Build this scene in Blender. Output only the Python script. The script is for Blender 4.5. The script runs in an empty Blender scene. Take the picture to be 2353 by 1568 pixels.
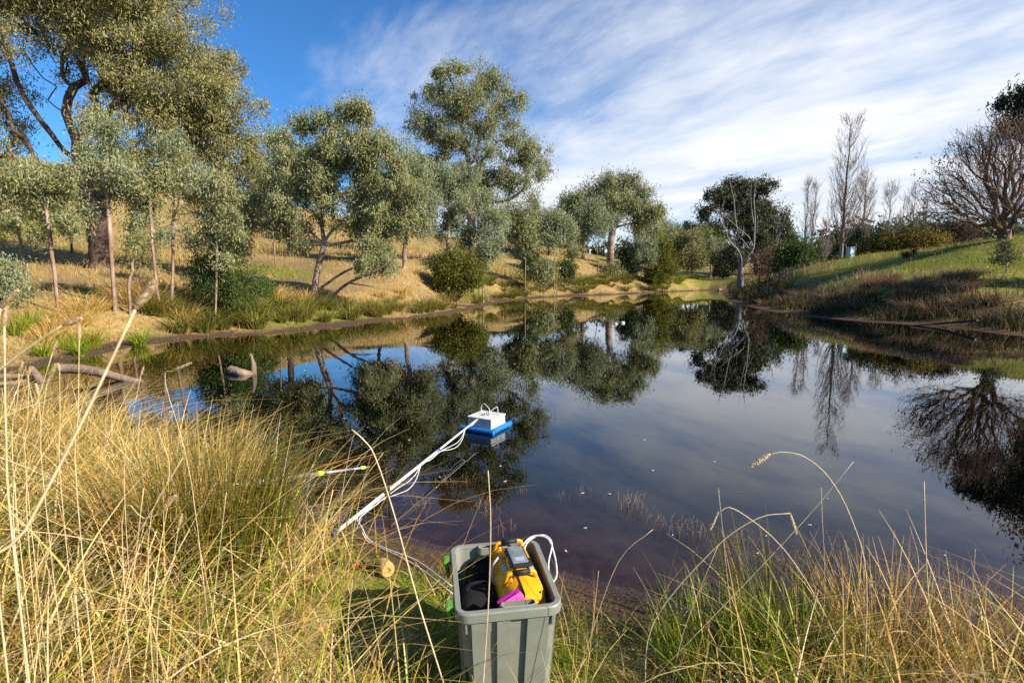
import bpy, bmesh, math, time
import numpy as np
from mathutils import Vector, Matrix

T0 = time.time()
rng = np.random.default_rng(11)
scene = bpy.context.scene
C = scene.collection

# ------------------------------------------------------------------ camera
PITCH = math.atan(144 / 1176); FPX = 1176.0; CAMZ = 1.75
cam_d = bpy.data.cameras.new('camera'); cam = bpy.data.objects.new('camera', cam_d); C.objects.link(cam)
cam_d.lens = 18; cam_d.sensor_width = 36; cam_d.clip_start = 0.02; cam_d.clip_end = 5000
cam.location = (0, 0, CAMZ); cam.rotation_euler = (math.pi / 2 - PITCH, 0, 0)
cam_d.dof.use_dof = True; cam_d.dof.focus_distance = 7.0; cam_d.dof.aperture_fstop = 5.6
scene.camera = cam

# ------------------------------------------------------------------ light
SUN_AZ, SUN_EL = math.radians(114), math.radians(31)      # clockwise from the view direction (+Y)
world = bpy.data.worlds.new('World'); scene.world = world; world.use_nodes = True
sun_d = bpy.data.lights.new('sun', 'SUN'); sun = bpy.data.objects.new('sun', sun_d); C.objects.link(sun)
sun_d.energy = 4.5; sun_d.angle = math.radians(0.5); sun_d.color = (1.0, 0.90, 0.74)
sdir = Vector((math.sin(SUN_AZ) * math.cos(SUN_EL), math.cos(SUN_AZ) * math.cos(SUN_EL), math.sin(SUN_EL)))
sun.rotation_euler = sdir.to_track_quat('Z', 'Y').to_euler(); sun.location = (20, -20, 30)
scene.view_settings.view_transform = 'Standard'; scene.view_settings.look = 'None'
scene.view_settings.gamma = 1; scene.view_settings.use_curve_mapping = False
scene.view_settings.exposure = 1.12
scene.cycles.max_bounces = 8; scene.cycles.transparent_max_bounces = 12; scene.cycles.diffuse_bounces = 3
scene.cycles.glossy_bounces = 3; scene.cycles.use_denoising = False; scene.cycles.caustics_reflective = False
scene.cycles.caustics_refractive = False; scene.cycles.sample_clamp_indirect = 4

class NT:
    """small helper for node trees"""
    def __init__(s, tree): s.t = tree; s.n = tree.nodes; s.l = tree.links; s.n.clear()
    def add(s, typ, **kw):
        n = s.n.new(typ)
        for k, v in kw.items():
            if k.startswith('i_'):
                n.inputs[k[2:].replace('_', ' ')].default_value = v
            else: setattr(n, k, v)
        return n
    def link(s, a, b): s.l.new(a, b)
    def math(s, op, a, b=None, clamp=False):
        n = s.n.new('ShaderNodeMath'); n.operation = op; n.use_clamp = clamp
        for i, x in enumerate((a, b)):
            if x is None: continue
            if isinstance(x, (int, float)): n.inputs[i].default_value = x
            else: s.link(x, n.inputs[i])
        return n.outputs[0]
    def ramp(s, fac, stops, interp='LINEAR'):
        n = s.n.new('ShaderNodeValToRGB'); e = n.color_ramp.elements; n.color_ramp.interpolation = interp
        while len(e) < len(stops): e.new(0.5)
        for el, (p, c) in zip(e, stops):
            el.position = p; el.color = (c[0], c[1], c[2], 1) if not isinstance(c, (int, float)) else (c, c, c, 1)
        s.link(fac, n.inputs[0]); return n.outputs[0]
    def mix(s, fac, a, b, blend='MIX'):
        n = s.n.new('ShaderNodeMix'); n.data_type = 'RGBA'; n.blend_type = blend
        for sock, x in ((n.inputs[0], fac), (n.inputs[6], a), (n.inputs[7], b)):
            if isinstance(x, (int, float)): sock.default_value = x
            elif isinstance(x, tuple): sock.default_value = (x[0], x[1], x[2], 1)
            else: s.link(x, sock)
        return n.outputs[2]

# sky: clear Nishita sky with a sheet of streaked cirrus, mapped on a flat layer overhead
w = NT(world.node_tree)
sky = w.add('ShaderNodeTexSky', sky_type='NISHITA'); sky.sun_disc = False
sky.sun_elevation = SUN_EL; sky.sun_rotation = SUN_AZ; sky.air_density = 1.0; sky.dust_density = 0.2; sky.ozone_density = 4.0; sky.altitude = 500
tc = w.add('ShaderNodeTexCoord'); sx = w.add('ShaderNodeSeparateXYZ'); w.link(tc.outputs['Generated'], sx.inputs[0])
zz = w.math('ADD', w.math('MAXIMUM', sx.outputs[2], 0.0), 0.13)
pu = w.math('DIVIDE', sx.outputs[0], zz); pv = w.math('DIVIDE', sx.outputs[1], zz)
ca, sa = 0.8, 0.6                                                # streaks run along (-0.6, 0.8)
ps = w.math('ADD', w.math('MULTIPLY', pu, -sa), w.math('MULTIPLY', pv, ca))
pt = w.math('ADD', w.math('MULTIPLY', pu, ca), w.math('MULTIPLY', pv, sa))
def cloud_noise(fs, ft, scale, detail, rough, dist, off):
    c = w.add('ShaderNodeCombineXYZ'); w.link(w.math('MULTIPLY', ps, fs), c.inputs[0]); w.link(w.math('MULTIPLY', pt, ft), c.inputs[1])
    c.inputs[2].default_value = off
    n = w.add('ShaderNodeTexNoise', i_Scale=scale, i_Detail=detail, i_Roughness=rough, i_Distortion=dist); w.link(c.outputs[0], n.inputs[0])
    return n.outputs[0]
n1 = cloud_noise(0.75, 1.0, 0.60, 7, 0.55, 0.25, 3.1)
n2 = cloud_noise(0.72, 1.15, 1.5, 7, 0.58, 0.3, 9.3)
grad = w.math('MULTIPLY', w.math('SUBTRACT', pt, 0.86), 0.60)
grad = w.math('MINIMUM', grad, 0.80)
grad = w.math('MAXIMUM', grad, -0.25)
dens = w.math('ADD', grad, w.math('MULTIPLY', w.math('SUBTRACT', n1, 0.5), 2.6))
dens = w.math('ADD', dens, w.math('MULTIPLY', w.math('SUBTRACT', n2, 0.5), 1.0))
n3 = cloud_noise(0.55, 1.3, 4.5, 8, 0.66, 0.6, 5.7)
dens = w.math('ADD', dens, w.math('MULTIPLY', w.math('SUBTRACT', n3, 0.5), 0.75))
mr = w.add('ShaderNodeMapRange', interpolation_type='SMOOTHSTEP'); w.link(dens, mr.inputs[0]); mr.inputs[1].default_value = -0.15; mr.inputs[2].default_value = 1.0
cl_col = w.ramp(n2, [(0.3, (5.0, 5.6, 6.6)), (0.6, (7.2, 7.3, 7.5))])
skyc = w.mix(1.0, sky.outputs[0], (0.44, 0.88, 1.20), 'MULTIPLY')
mixc = w.mix(w.math('MULTIPLY', mr.outputs[0], 0.94), skyc, cl_col)
bg = w.add('ShaderNodeBackground', i_Strength=0.068); w.link(mixc, bg.inputs[0])
wo = w.add('ShaderNodeOutputWorld'); w.link(bg.outputs[0], wo.inputs[0])

# ------------------------------------------------------------------ geometry helpers
def ray(u, v):
    a = (u - 1176) / FPX; b = (784 - v) / FPX
    return np.array([a, b * math.sin(PITCH) + math.cos(PITCH), b * math.cos(PITCH) - math.sin(PITCH)])
def at_z(u, v, z=0.0):
    r = ray(u, v); return r * ((z - CAMZ) / r[2]) + np.array([0, 0, CAMZ])
def at_y(u, v, y):
    r = ray(u, v); return r * (y / r[1]) + np.array([0, 0, CAMZ])
def px_scale(v, y): return y / (FPX * ray(1176, v)[1])

def mk_mesh(name, V, quads=None, tris=None, smooth=True):
    V = np.asarray(V, dtype=np.float32).reshape(-1, 3)
    me = bpy.data.meshes.new(name); me.vertices.add(len(V)); me.vertices.foreach_set('co', V.ravel())
    parts, tot = [], []
    if quads is not None and len(quads): q = np.asarray(quads, dtype=np.int32); parts.append(q.ravel()); tot.append(np.full(len(q), 4, np.int32))
    if tris is not None and len(tris): t = np.asarray(tris, dtype=np.int32); parts.append(t.ravel()); tot.append(np.full(len(t), 3, np.int32))
    loops = np.concatenate(parts); tot = np.concatenate(tot)
    start = np.concatenate([[0], np.cumsum(tot)[:-1]]).astype(np.int32)
    me.loops.add(len(loops)); me.loops.foreach_set('vertex_index', loops)
    me.polygons.add(len(tot)); me.polygons.foreach_set('loop_start', start)
    me.polygons.foreach_set('use_smooth', np.full(len(tot), smooth))
    me.update(calc_edges=True); return me

def link(name, me, mat, parent=None):
    o = bpy.data.objects.new(name, me); C.objects.link(o)
    if mat is not None and len(me.materials) == 0: me.materials.append(mat)
    if parent is not None: o.parent = parent
    return o
def tag(o, label=None, cat=None, group=None, kind=None):
    if label: o['label'] = label
    if cat: o['category'] = cat
    if group: o['group'] = group
    if kind: o['kind'] = kind
    return o
def empty(name, loc, rz=0.0):
    o = bpy.data.objects.new(name, None); C.objects.link(o); o.empty_display_size = 0.1
    o.location = [float(c) for c in loc]; o.rotation_euler = (0, 0, rz); return o

def catmull(P, k=3):
    P = np.asarray(P, float); n = len(P)
    if n < 3: 
        t = np.linspace(0, 1, k + 1)[:, None]; return P[0] * (1 - t) + P[-1] * t
    A = np.vstack([2 * P[0] - P[1], P, 2 * P[-1] - P[-2]]); out = []
    for i in range(n - 1):
        p0, p1, p2, p3 = A[i:i + 4]
        for j in range(k):
            t = j / k
            out.append(0.5 * ((2 * p1) + (-p0 + p2) * t + (2 * p0 - 5 * p1 + 4 * p2 - p3) * t * t + (-p0 + 3 * p1 - 3 * p2 + p3) * t ** 3))
    out.append(P[-1]); return np.array(out)

def tube_arrays(P, R, sides=6, cap=False):
    P = np.asarray(P, float); R = np.broadcast_to(np.asarray(R, float), (len(P),)); n = len(P)
    T = np.gradient(P, axis=0); T /= np.linalg.norm(T, axis=1, keepdims=True) + 1e-9
    up = np.array([0, 0, 1.0]) if abs(T[0][2]) < 0.8 else np.array([1.0, 0, 0])
    N = np.cross(T, up); N /= np.linalg.norm(N, axis=1, keepdims=True) + 1e-9
    for i in range(1, n):
        if np.dot(N[i], N[i - 1]) < 0: N[i] = -N[i]
    B = np.cross(T, N); a = np.arange(sides) * 2 * math.pi / sides
    V = P[:, None, :] + R[:, None, None] * (np.cos(a)[None, :, None] * N[:, None, :] + np.sin(a)[None, :, None] * B[:, None, :])
    i = np.arange(n - 1)[:, None] * sides; j = np.arange(sides)[None, :]; j2 = (j + 1) % sides
    Q = np.stack([i + j, i + j2, i + sides + j2, i + sides + j], -1).reshape(-1, 4)
    V = V.reshape(-1, 3); Tr = np.zeros((0, 3), int)
    if cap:
        m = len(V); V = np.vstack([V, P[0], P[-1]]); jj = np.arange(sides); j3 = (jj + 1) % sides; b = (n - 1) * sides
        Tr = np.vstack([np.stack([np.full(sides, m), j3, jj], -1), np.stack([np.full(sides, m + 1), b + jj, b + j3], -1)])
    return V, Q, Tr

class MB:
    """collects vertices and faces of ONE part"""
    def __init__(s): s.V = []; s.Q = []; s.T = []; s.n = 0
    def raw(s, V, Q=None, T=None):
        V = np.asarray(V, float).reshape(-1, 3); s.V.append(V)
        if Q is not None and len(Q): s.Q.append(np.asarray(Q) + s.n)
        if T is not None and len(T): s.T.append(np.asarray(T) + s.n)
        s.n += len(V); return s
    def tube(s, P, R, sides=6, smooth=0, cap=True):
        if smooth: 
            R = np.broadcast_to(np.asarray(R, float), (len(P),)); k = smooth
            t = np.linspace(0, len(P) - 1, (len(P) - 1) * k + 1); R2 = np.interp(t, np.arange(len(P)), R); P = catmull(P, k); R = R2[:len(P)]
        return s.raw(*tube_arrays(P, R, sides, cap))
    def box(s, c, size, rot=None, bev=0.0, taper=1.0, seg=2):
        bm = bmesh.new(); bmesh.ops.create_cube(bm, size=1.0)
        for v in bm.verts:
            k = taper if v.co.z < 0 else 1.0
            v.co = Vector((v.co.x * size[0] * k, v.co.y * size[1] * k, v.co.z * size[2]))
        if bev: bmesh.ops.bevel(bm, geom=list(bm.edges), offset=bev, segments=seg, affect='EDGES', profile=0.5)
        return s.bm(bm, c, rot)
    def bm(s, bm, c=(0, 0, 0), rot=None):
        M = Matrix.Translation(Vector(c)) @ (rot.to_4x4() if rot is not None else Matrix())
        bmesh.ops.transform(bm, matrix=M, verts=bm.verts); bm.verts.index_update()
        V = [v.co[:] for v in bm.verts]; Q = [[x.index for x in f.verts] for f in bm.faces if len(f.verts) == 4]; T = [[x.index for x in f.verts] for f in bm.faces if len(f.verts) == 3]
        for f in bm.faces:
            if len(f.verts) > 4:
                vs = [x.index for x in f.verts]; T += [[vs[0], vs[i], vs[i + 1]] for i in range(1, len(vs) - 1)]
        bm.free(); return s.raw(V, Q, T)
    def lathe(s, prof, sides=24, c=(0, 0, 0), rot=None):
        prof = np.asarray(prof, float); a = np.arange(sides) * 2 * math.pi / sides
        V = np.stack([prof[:, None, 0] * np.cos(a), prof[:, None, 0] * np.sin(a), np.repeat(prof[:, 1:2], sides, 1)], -1).reshape(-1, 3)
        n = len(prof); i = np.arange(n - 1)[:, None] * sides; j = np.arange(sides)[None, :]; j2 = (j + 1) % sides
        Q = np.stack([i + j, i + j2, i + sides + j2, i + sides + j], -1).reshape(-1, 4)
        if rot is not None: V = V @ np.array(rot.to_3x3()).T
        return s.raw(V + np.asarray(c), Q)
    def ring(s, path_xy, prof, closed=True):
        """sweep a profile (offset outwards, z) round a closed xy outline"""
        P = np.asarray(path_xy, float); n = len(P); d = np.roll(P, -1, 0) - np.roll(P, 1, 0); nr = np.stack([d[:, 1], -d[:, 0]], -1); nr /= np.linalg.norm(nr, axis=1, keepdims=True)
        m = len(prof); V = np.array([[P[i, 0] + nr[i, 0] * o, P[i, 1] + nr[i, 1] * o, z] for i in range(n) for (o, z) in prof])
        Q = [[i * m + j, ((i + 1) % n) * m + j, ((i + 1) % n) * m + (j + 1) % m, i * m + (j + 1) % m] for i in range(n) for j in range(m)]
        return s.raw(V, Q)
    def build(s, name, mat, parent=None, smooth=False, auto=None):
        me = mk_mesh(name, np.vstack(s.V), np.vstack(s.Q) if s.Q else None, np.vstack(s.T) if s.T else None, smooth)
        if auto is not None:
            me.polygons.foreach_set('use_smooth', np.full(len(me.polygons), True)); me.set_sharp_from_angle(angle=math.radians(auto))
        return link(name, me, mat, parent)

def rrect(wx, wy, r, k=5):
    pts = []
    for cx, cy, a0 in ((wx - r, wy - r, 0), (-wx + r, wy - r, 90), (-wx + r, -wy + r, 180), (wx - r, -wy + r, 270)):
        for i in range(k + 1):
            a = math.radians(a0 + 90 * i / k); pts.append((cx + r * math.cos(a), cy + r * math.sin(a)))
    return np.array(pts)

# value noise
def hash2(ix, iy, seed):
    h = (ix * 374761393 + iy * 668265263 + seed * 1442695041) & 0x7fffffff
    h = ((h ^ (h >> 13)) * 1274126177) & 0x7fffffff
    return ((h ^ (h >> 16)) & 0xffff) / 65535.0
def vnoise(x, y, seed=0):
    x = np.asarray(x, float); y = np.asarray(y, float); ix = np.floor(x).astype(np.int64); iy = np.floor(y).astype(np.int64); fx = x - ix; fy = y - iy
    fx = fx * fx * (3 - 2 * fx); fy = fy * fy * (3 - 2 * fy)
    a = hash2(ix, iy, seed); b = hash2(ix + 1, iy, seed); c = hash2(ix, iy + 1, seed); d = hash2(ix + 1, iy + 1, seed)
    return (a * (1 - fx) + b * fx) * (1 - fy) + (c * (1 - fx) + d * fx) * fy
def fbm(x, y, seed=0, oct=4):
    s = 0; a = 0.5; f = 1.0
    for i in range(oct): s = s + a * vnoise(x * f, y * f, seed + i * 17); a *= 0.5; f *= 2.03
    return s / (1 - 0.5 ** oct)
def sstep(a, b, x): t = np.clip((x - a) / (b - a), 0, 1); return t * t * (3 - 2 * t)

# ------------------------------------------------------------------ materials
MATS = {}
def new_mat(name):
    m = bpy.data.materials.new(name); m.use_nodes = True; MATS[name] = m; return m, NT(m.node_tree)
def principled(name, col, rough=0.5, spec=0.4, metal=0.0, noise=0.0, nscale=20.0, bump=0.0, coat=0.0, dirt=None):
    m, t = new_mat(name); p = t.add('ShaderNodeBsdfPrincipled', i_Roughness=rough, i_Metallic=metal)
    p.inputs['Specular IOR Level'].default_value = spec; p.inputs['Coat Weight'].default_value = coat
    tc = t.add('ShaderNodeTexCoord'); nz = t.add('ShaderNodeTexNoise', i_Scale=nscale, i_Detail=6.0, i_Roughness=0.65); t.link(tc.outputs['Object'], nz.inputs[0])
    lo = tuple(max(0, c * (1 - noise)) for c in col); hi = tuple(min(1, c * (1 + noise)) for c in col)
    c = t.ramp(nz.outputs[0], [(0.3, lo), (0.7, hi)])
    if dirt is not None:
        n2 = t.add('ShaderNodeTexNoise', i_Scale=nscale * 0.35, i_Detail=8.0, i_Roughness=0.75); t.link(tc.outputs['Object'], n2.inputs[0])
        c = t.mix(t.ramp(n2.outputs[0], [(0.5, 0.0), (0.72, 0.75)]), c, dirt)
    t.link(c, p.inputs['Base Color'])
    if bump:
        b = t.add('ShaderNodeBump', i_Strength=bump, i_Distance=0.01); t.link(nz.outputs[0], b.inputs['Height']); t.link(b.outputs[0], p.inputs['Normal'])
    r = t.ramp(nz.outputs[0], [(0.2, max(0, rough - 0.08)), (0.8, min(1, rough + 0.08))]); t.link(r, p.inputs['Roughness'])
    o = t.add('ShaderNodeOutputMaterial'); t.link(p.outputs[0], o.inputs[0]); return m
def leafy(name, stops, transl=0.3, rough=0.55, spec=0.3, patch=0.35, pscale=0.6):
    """each leaf or blade takes its own tone; slow noise varies whole boughs"""
    m, t = new_mat(name); g = t.add('ShaderNodeNewGeometry'); tc = t.add('ShaderNodeTexCoord')
    nz = t.add('ShaderNodeTexNoise', i_Scale=pscale, i_Detail=3.0); t.link(tc.outputs['Object'], nz.inputs[0])
    f = t.math('ADD', t.math('MULTIPLY', g.outputs['Random Per Island'], 1 - patch), t.math('MULTIPLY', t.math('MULTIPLY', t.math('SUBTRACT', nz.outputs[0], 0.3), 2.5, True), patch))
    c = t.ramp(f, stops)
    p = t.add('ShaderNodeBsdfPrincipled', i_Roughness=rough); p.inputs['Specular IOR Level'].default_value = spec; t.link(c, p.inputs['Base Color'])
    tr = t.add('ShaderNodeBsdfTranslucent'); t.link(c, tr.inputs[0])
    mx = t.add('ShaderNodeMixShader', i_Fac=transl); t.link(p.outputs[0], mx.inputs[1]); t.link(tr.outputs[0], mx.inputs[2])
    o = t.add('ShaderNodeOutputMaterial'); t.link(mx.outputs[0], o.inputs[0]); return m
def bark(name, c1, c2, c3, sc=3.0, bump=0.6):
    m, t = new_mat(name); tc = t.add('ShaderNodeTexCoord'); mp = t.add('ShaderNodeMapping'); t.link(tc.outputs['Object'], mp.inputs[0]); mp.inputs['Scale'].default_value = (sc * 3, sc * 3, sc * 0.5)
    n = t.add('ShaderNodeTexNoise', i_Scale=1.0, i_Detail=8.0, i_Roughness=0.7); t.link(mp.outputs[0], n.inputs[0])
    n2 = t.add('ShaderNodeTexNoise', i_Scale=0.9, i_Detail=3.0); t.link(tc.outputs['Object'], n2.inputs[0])
    c = t.ramp(n.outputs[0], [(0.3, c1), (0.7, c2)]); c = t.mix(t.ramp(n2.outputs[0], [(0.45, 0.0), (0.62, 0.8)]), c, c3)
    p = t.add('ShaderNodeBsdfPrincipled', i_Roughness=0.85); p.inputs['Specular IOR Level'].default_value = 0.2; t.link(c, p.inputs['Base Color'])
    b = t.add('ShaderNodeBump', i_Strength=bump, i_Distance=0.03); t.link(n.outputs[0], b.inputs['Height']); t.link(b.outputs[0], p.inputs['Normal'])
    o = t.add('ShaderNodeOutputMaterial'); t.link(p.outputs[0], o.inputs[0]); return m

M_gum = leafy('gum_leaf', [(0.0, (0.095, 0.11, 0.034)), (0.45, (0.26, 0.28, 0.11)), (0.8, (0.45, 0.45, 0.24)), (1.0, (0.42, 0.26, 0.11))], 0.34, 0.5, 0.35, 0.42, 1.3)
M_gumb = leafy('gum_leaf_blue', [(0.0, (0.10, 0.125, 0.05)), (0.5, (0.27, 0.305, 0.155)), (0.85, (0.47, 0.50, 0.31)), (1.0, (0.42, 0.29, 0.14))], 0.34, 0.5, 0.35, 0.42, 1.3)
M_gumo = leafy('gum_leaf_olive', [(0.0, (0.11, 0.11, 0.030)), (0.5, (0.28, 0.265, 0.095)), (0.85, (0.45, 0.41, 0.19)), (1.0, (0.48, 0.29, 0.10))], 0.34, 0.5, 0.35, 0.42, 1.3)
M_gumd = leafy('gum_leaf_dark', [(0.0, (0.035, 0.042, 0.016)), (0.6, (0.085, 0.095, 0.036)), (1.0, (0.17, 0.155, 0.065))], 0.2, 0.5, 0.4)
M_wattle = leafy('wattle_leaf', [(0.0, (0.035, 0.060, 0.012)), (0.6, (0.085, 0.130, 0.025)), (1.0, (0.17, 0.20, 0.04))], 0.3, 0.5, 0.3)
M_bright = leafy('bright_leaf', [(0.0, (0.06, 0.075, 0.008)), (0.6, (0.16, 0.17, 0.016)), (1.0, (0.28, 0.25, 0.03))], 0.3, 0.5, 0.3)
M_dkcone = leafy('dark_needle', [(0.0, (0.010, 0.020, 0.007)), (0.6, (0.030, 0.050, 0.015)), (1.0, (0.07, 0.085, 0.025))], 0.2, 0.5, 0.3)
M_yellow = leafy('yellow_bush_leaf', [(0.0, (0.10, 0.075, 0.016)), (0.6, (0.26, 0.20, 0.035)), (1.0, (0.40, 0.30, 0.06))], 0.3)
M_brownleaf = leafy('brown_leaf', [(0.0, (0.035, 0.018, 0.014)), (0.6, (0.10, 0.052, 0.036)), (1.0, (0.19, 0.10, 0.06))], 0.3)
M_straw = leafy('straw_blade', [(0.0, (0.20, 0.105, 0.022)), (0.25, (0.42, 0.25, 0.055)), (0.6, (0.62, 0.42, 0.12)), (0.9, (0.78, 0.62, 0.30)), (1.0, (0.40, 0.38, 0.03))], 0.25, 0.6, 0.3, 0.3, 1.5)
M_green = leafy('green_blade', [(0.0, (0.07, 0.11, 0.006)), (0.5, (0.21, 0.29, 0.012)), (0.85, (0.40, 0.42, 0.03)), (1.0, (0.55, 0.44, 0.10))], 0.32, 0.55, 0.3, 0.3, 1.5)
M_rush = leafy('rush_blade', [(0.0, (0.035, 0.045, 0.006)), (0.5, (0.12, 0.14, 0.012)), (0.85, (0.28, 0.22, 0.03)), (1.0, (0.45, 0.28, 0.06))], 0.3, 0.55, 0.3, 0.3, 1.5)
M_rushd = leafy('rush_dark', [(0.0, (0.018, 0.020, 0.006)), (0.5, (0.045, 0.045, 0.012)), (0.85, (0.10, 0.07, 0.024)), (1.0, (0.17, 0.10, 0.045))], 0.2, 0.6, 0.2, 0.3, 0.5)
M_tuss = leafy('tussock_blade', [(0.0, (0.070, 0.085, 0.012)), (0.5, (0.17, 0.17, 0.03)), (0.85, (0.34, 0.25, 0.06)), (1.0, (0.48, 0.33, 0.11))], 0.3, 0.6, 0.2, 0.3, 1.0)
M_bankstraw = leafy('bank_straw', [(0.0, (0.17, 0.11, 0.035)), (0.4, (0.34, 0.23, 0.08)), (0.8, (0.50, 0.37, 0.155)), (1.0, (0.60, 0.47, 0.24))], 0.25, 0.7, 0.1, 0.5, 0.25)
M_bankgreen = leafy('bank_green', [(0.0, (0.075, 0.10, 0.010)), (0.5, (0.19, 0.23, 0.018)), (1.0, (0.36, 0.34, 0.05))], 0.25, 0.7, 0.1, 0.5, 0.25)
M_purple = leafy('purple_grass', [(0.0, (0.13, 0.08, 0.05)), (0.5, (0.27, 0.17, 0.11)), (1.0, (0.44, 0.31, 0.20))], 0.25, 0.7, 0.1, 0.4, 0.25)
M_seed = leafy('seed_head', [(0.0, (0.70, 0.54, 0.33)), (0.5, (0.84, 0.70, 0.48)), (1.0, (0.90, 0.80, 0.62))], 0.5, 0.7, 0.1, 0.1, 40)
M_seedbr = leafy('seed_brown', [(0.0, (0.13, 0.07, 0.02)), (0.6, (0.26, 0.15, 0.05)), (1.0, (0.38, 0.25, 0.10))], 0.2, 0.7, 0.1)
M_stem = principled('straw_stem', (0.62, 0.50, 0.30), 0.6, 0.3, noise=0.25, nscale=30)
M_stemleaf = leafy('bleached_straw', [(0.0, (0.50, 0.33, 0.12)), (0.4, (0.68, 0.52, 0.26)), (0.8, (0.82, 0.70, 0.45)), (1.0, (0.86, 0.78, 0.60))], 0.25, 0.5, 0.3, 0.2, 2.0)
M_litter = leafy('leaf_litter', [(0.0, (0.05, 0.03, 0.02)), (0.5, (0.16, 0.10, 0.055)), (0.8, (0.30, 0.21, 0.13)), (1.0, (0.16, 0.17, 0.03))], 0.1, 0.8, 0.1, 0.3, 1.0)
M_matted = leafy('matted_straw', [(0.0, (0.10, 0.06, 0.025)), (0.5, (0.30, 0.19, 0.08)), (1.0, (0.55, 0.42, 0.24))], 0.1, 0.7, 0.2, 0.3, 3.0)
M_stubble = principled('stubble', (0.24, 0.17, 0.11), 0.8, 0.2, noise=0.4, nscale=50)
M_barkgum = bark('gum_bark', (0.13, 0.085, 0.065), (0.30, 0.22, 0.17), (0.42, 0.33, 0.27))
M_barkpink = bark('sapling_bark', (0.11, 0.062, 0.045), (0.40, 0.26, 0.195), (0.54, 0.43, 0.36), 4.0, 1.0)
M_barkdark = bark('dark_bark', (0.035, 0.024, 0.018), (0.10, 0.068, 0.05), (0.17, 0.11, 0.08), 2.0, 1.0)
M_barkdead = bark('dead_wood', (0.15, 0.135, 0.125), (0.34, 0.315, 0.29), (0.26, 0.235, 0.21), 3.0)
M_barkpop = bark('poplar_bark', (0.11, 0.09, 0.075), (0.23, 0.195, 0.165), (0.19, 0.155, 0.13), 3.0)
M_barkbare = bark('bare_bark', (0.085, 0.052, 0.038), (0.20, 0.13, 0.095), (0.27, 0.185, 0.135), 3.0)
M_log = bark('log_wood', (0.10, 0.065, 0.045), (0.30, 0.21, 0.155), (0.36, 0.27, 0.21), 5.0, 0.9)

# ------------------------------------------------------------------ terrain
shore_px = [(107, 839), (227, 813), (324, 792), (518, 774), (640, 766), (703, 760), (820, 746), (926, 734), (1046, 720), (1100, 706), (1149, 694), (1265, 682), (1464, 675), (1600, 668), (1645, 666), (1660, 672), (1668, 688), (1730, 708), (1844, 727), (1975, 737), (2106, 747), (2237, 758), (2351, 773)]
SH = [tuple(at_z(u, v)[:2]) for u, v in shore_px]
SH += [(18.5, 13.2), (22.5, 9.5), (21, 6.0), (15, 4.2), (9, 3.2), (5.2, 2.75)]
SH += [tuple(at_z(u, v)[:2]) for u, v in [(2352, 1436), (2000, 1450), (1780, 1436), (1600, 1412), (1420, 1365), (1290, 1328), (1150, 1300), (1050, 1277), (960, 1257), (850, 1219), (760, 1205), (650, 1165)]]
SH += [(-2.15, 4.3), (-3.2, 5.0), (-4.8, 6.0), (-6.8, 7.2), (-8.8, 8.6), (-9.7, 9.4)]
def smooth_poly(P, it=2):
    P = np.array(P, float)
    for _ in range(it):
        Q = np.roll(P, -1, 0); P = np.stack([0.75 * P + 0.25 * Q, 0.25 * P + 0.75 * Q], 1).reshape(-1, 2)
    return P
SHP = smooth_poly(SH, 2)
def shore_dist(x, y):
    """signed distance to the shoreline, positive on land"""
    x = np.atleast_1d(np.asarray(x, float)).ravel(); y = np.atleast_1d(np.asarray(y, float)).ravel(); n = len(SHP)
    best = np.full(len(x), 1e18); inside = np.zeros(len(x), bool)
    for i in range(n):
        ax, ay = SHP[i]; bx, by = SHP[(i + 1) % n]; dx, dy = bx - ax, by - ay; L = dx * dx + dy * dy + 1e-12
        t = np.clip(((x - ax) * dx + (y - ay) * dy) / L, 0, 1); d = (x - ax - t * dx) ** 2 + (y - ay - t * dy) ** 2
        best = np.minimum(best, d)
        if abs(dy) > 1e-12:
            c = ((ay > y) != (by > y)) & (x < dx * (y - ay) / dy + ax); inside ^= c
    d = np.sqrt(best); d = np.where(inside, -d, d); r = np.hypot(x, y)
    return d + (fbm(x * .9, y * .9, 101) - .5) * np.clip(r * .035 - .05, .04, .7) + (fbm(x * 4, y * 4, 103) - .5) * .07

ctrl_px = [(230, 615, 25), (68, 680, 16), (133, 708, 14.5), (262, 695, 15.5), (390, 692, 16.5), (490, 702, 16.5), (722, 682, 23), (635, 612, 32), (400, 560, 40), (100, 545, 40), (600, 530, 60), (590, 452, 120), (100, 390, 120), (-250, 380, 110), (-200, 600, 25), (-300, 690, 15),
           (850, 520, 110), (1000, 540, 120), (1130, 556, 120), (1300, 572, 120), (1402, 612, 74), (1236, 581, 70), (925, 615, 34), (1080, 625, 47), (1030, 605, 38), (1205, 655, 47), (1055, 660, 33), (1320, 652, 59), (1371, 639, 63), (1517, 652, 71), (1440, 638, 70), (1600, 646, 90), (1703, 653, 62), (1760, 650, 56), (1640, 652, 96),
           (1840, 640, 36), (1953, 591, 40), (2100, 576, 36), (2200, 563, 34), (2310, 547, 31), (2352, 540, 32), (2600, 540, 34), (2310, 618, 24), (2100, 640, 25), (1900, 680, 27), (2352, 690, 18.8), (2600, 690, 19), (1760, 690, 32), (1850, 612, 80), (1950, 600, 78), (2150, 600, 90), (2400, 600, 90), (1500, 610, 140), (1800, 600, 160)]
CT = [tuple(at_y(*p)) for p in ctrl_px]
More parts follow.
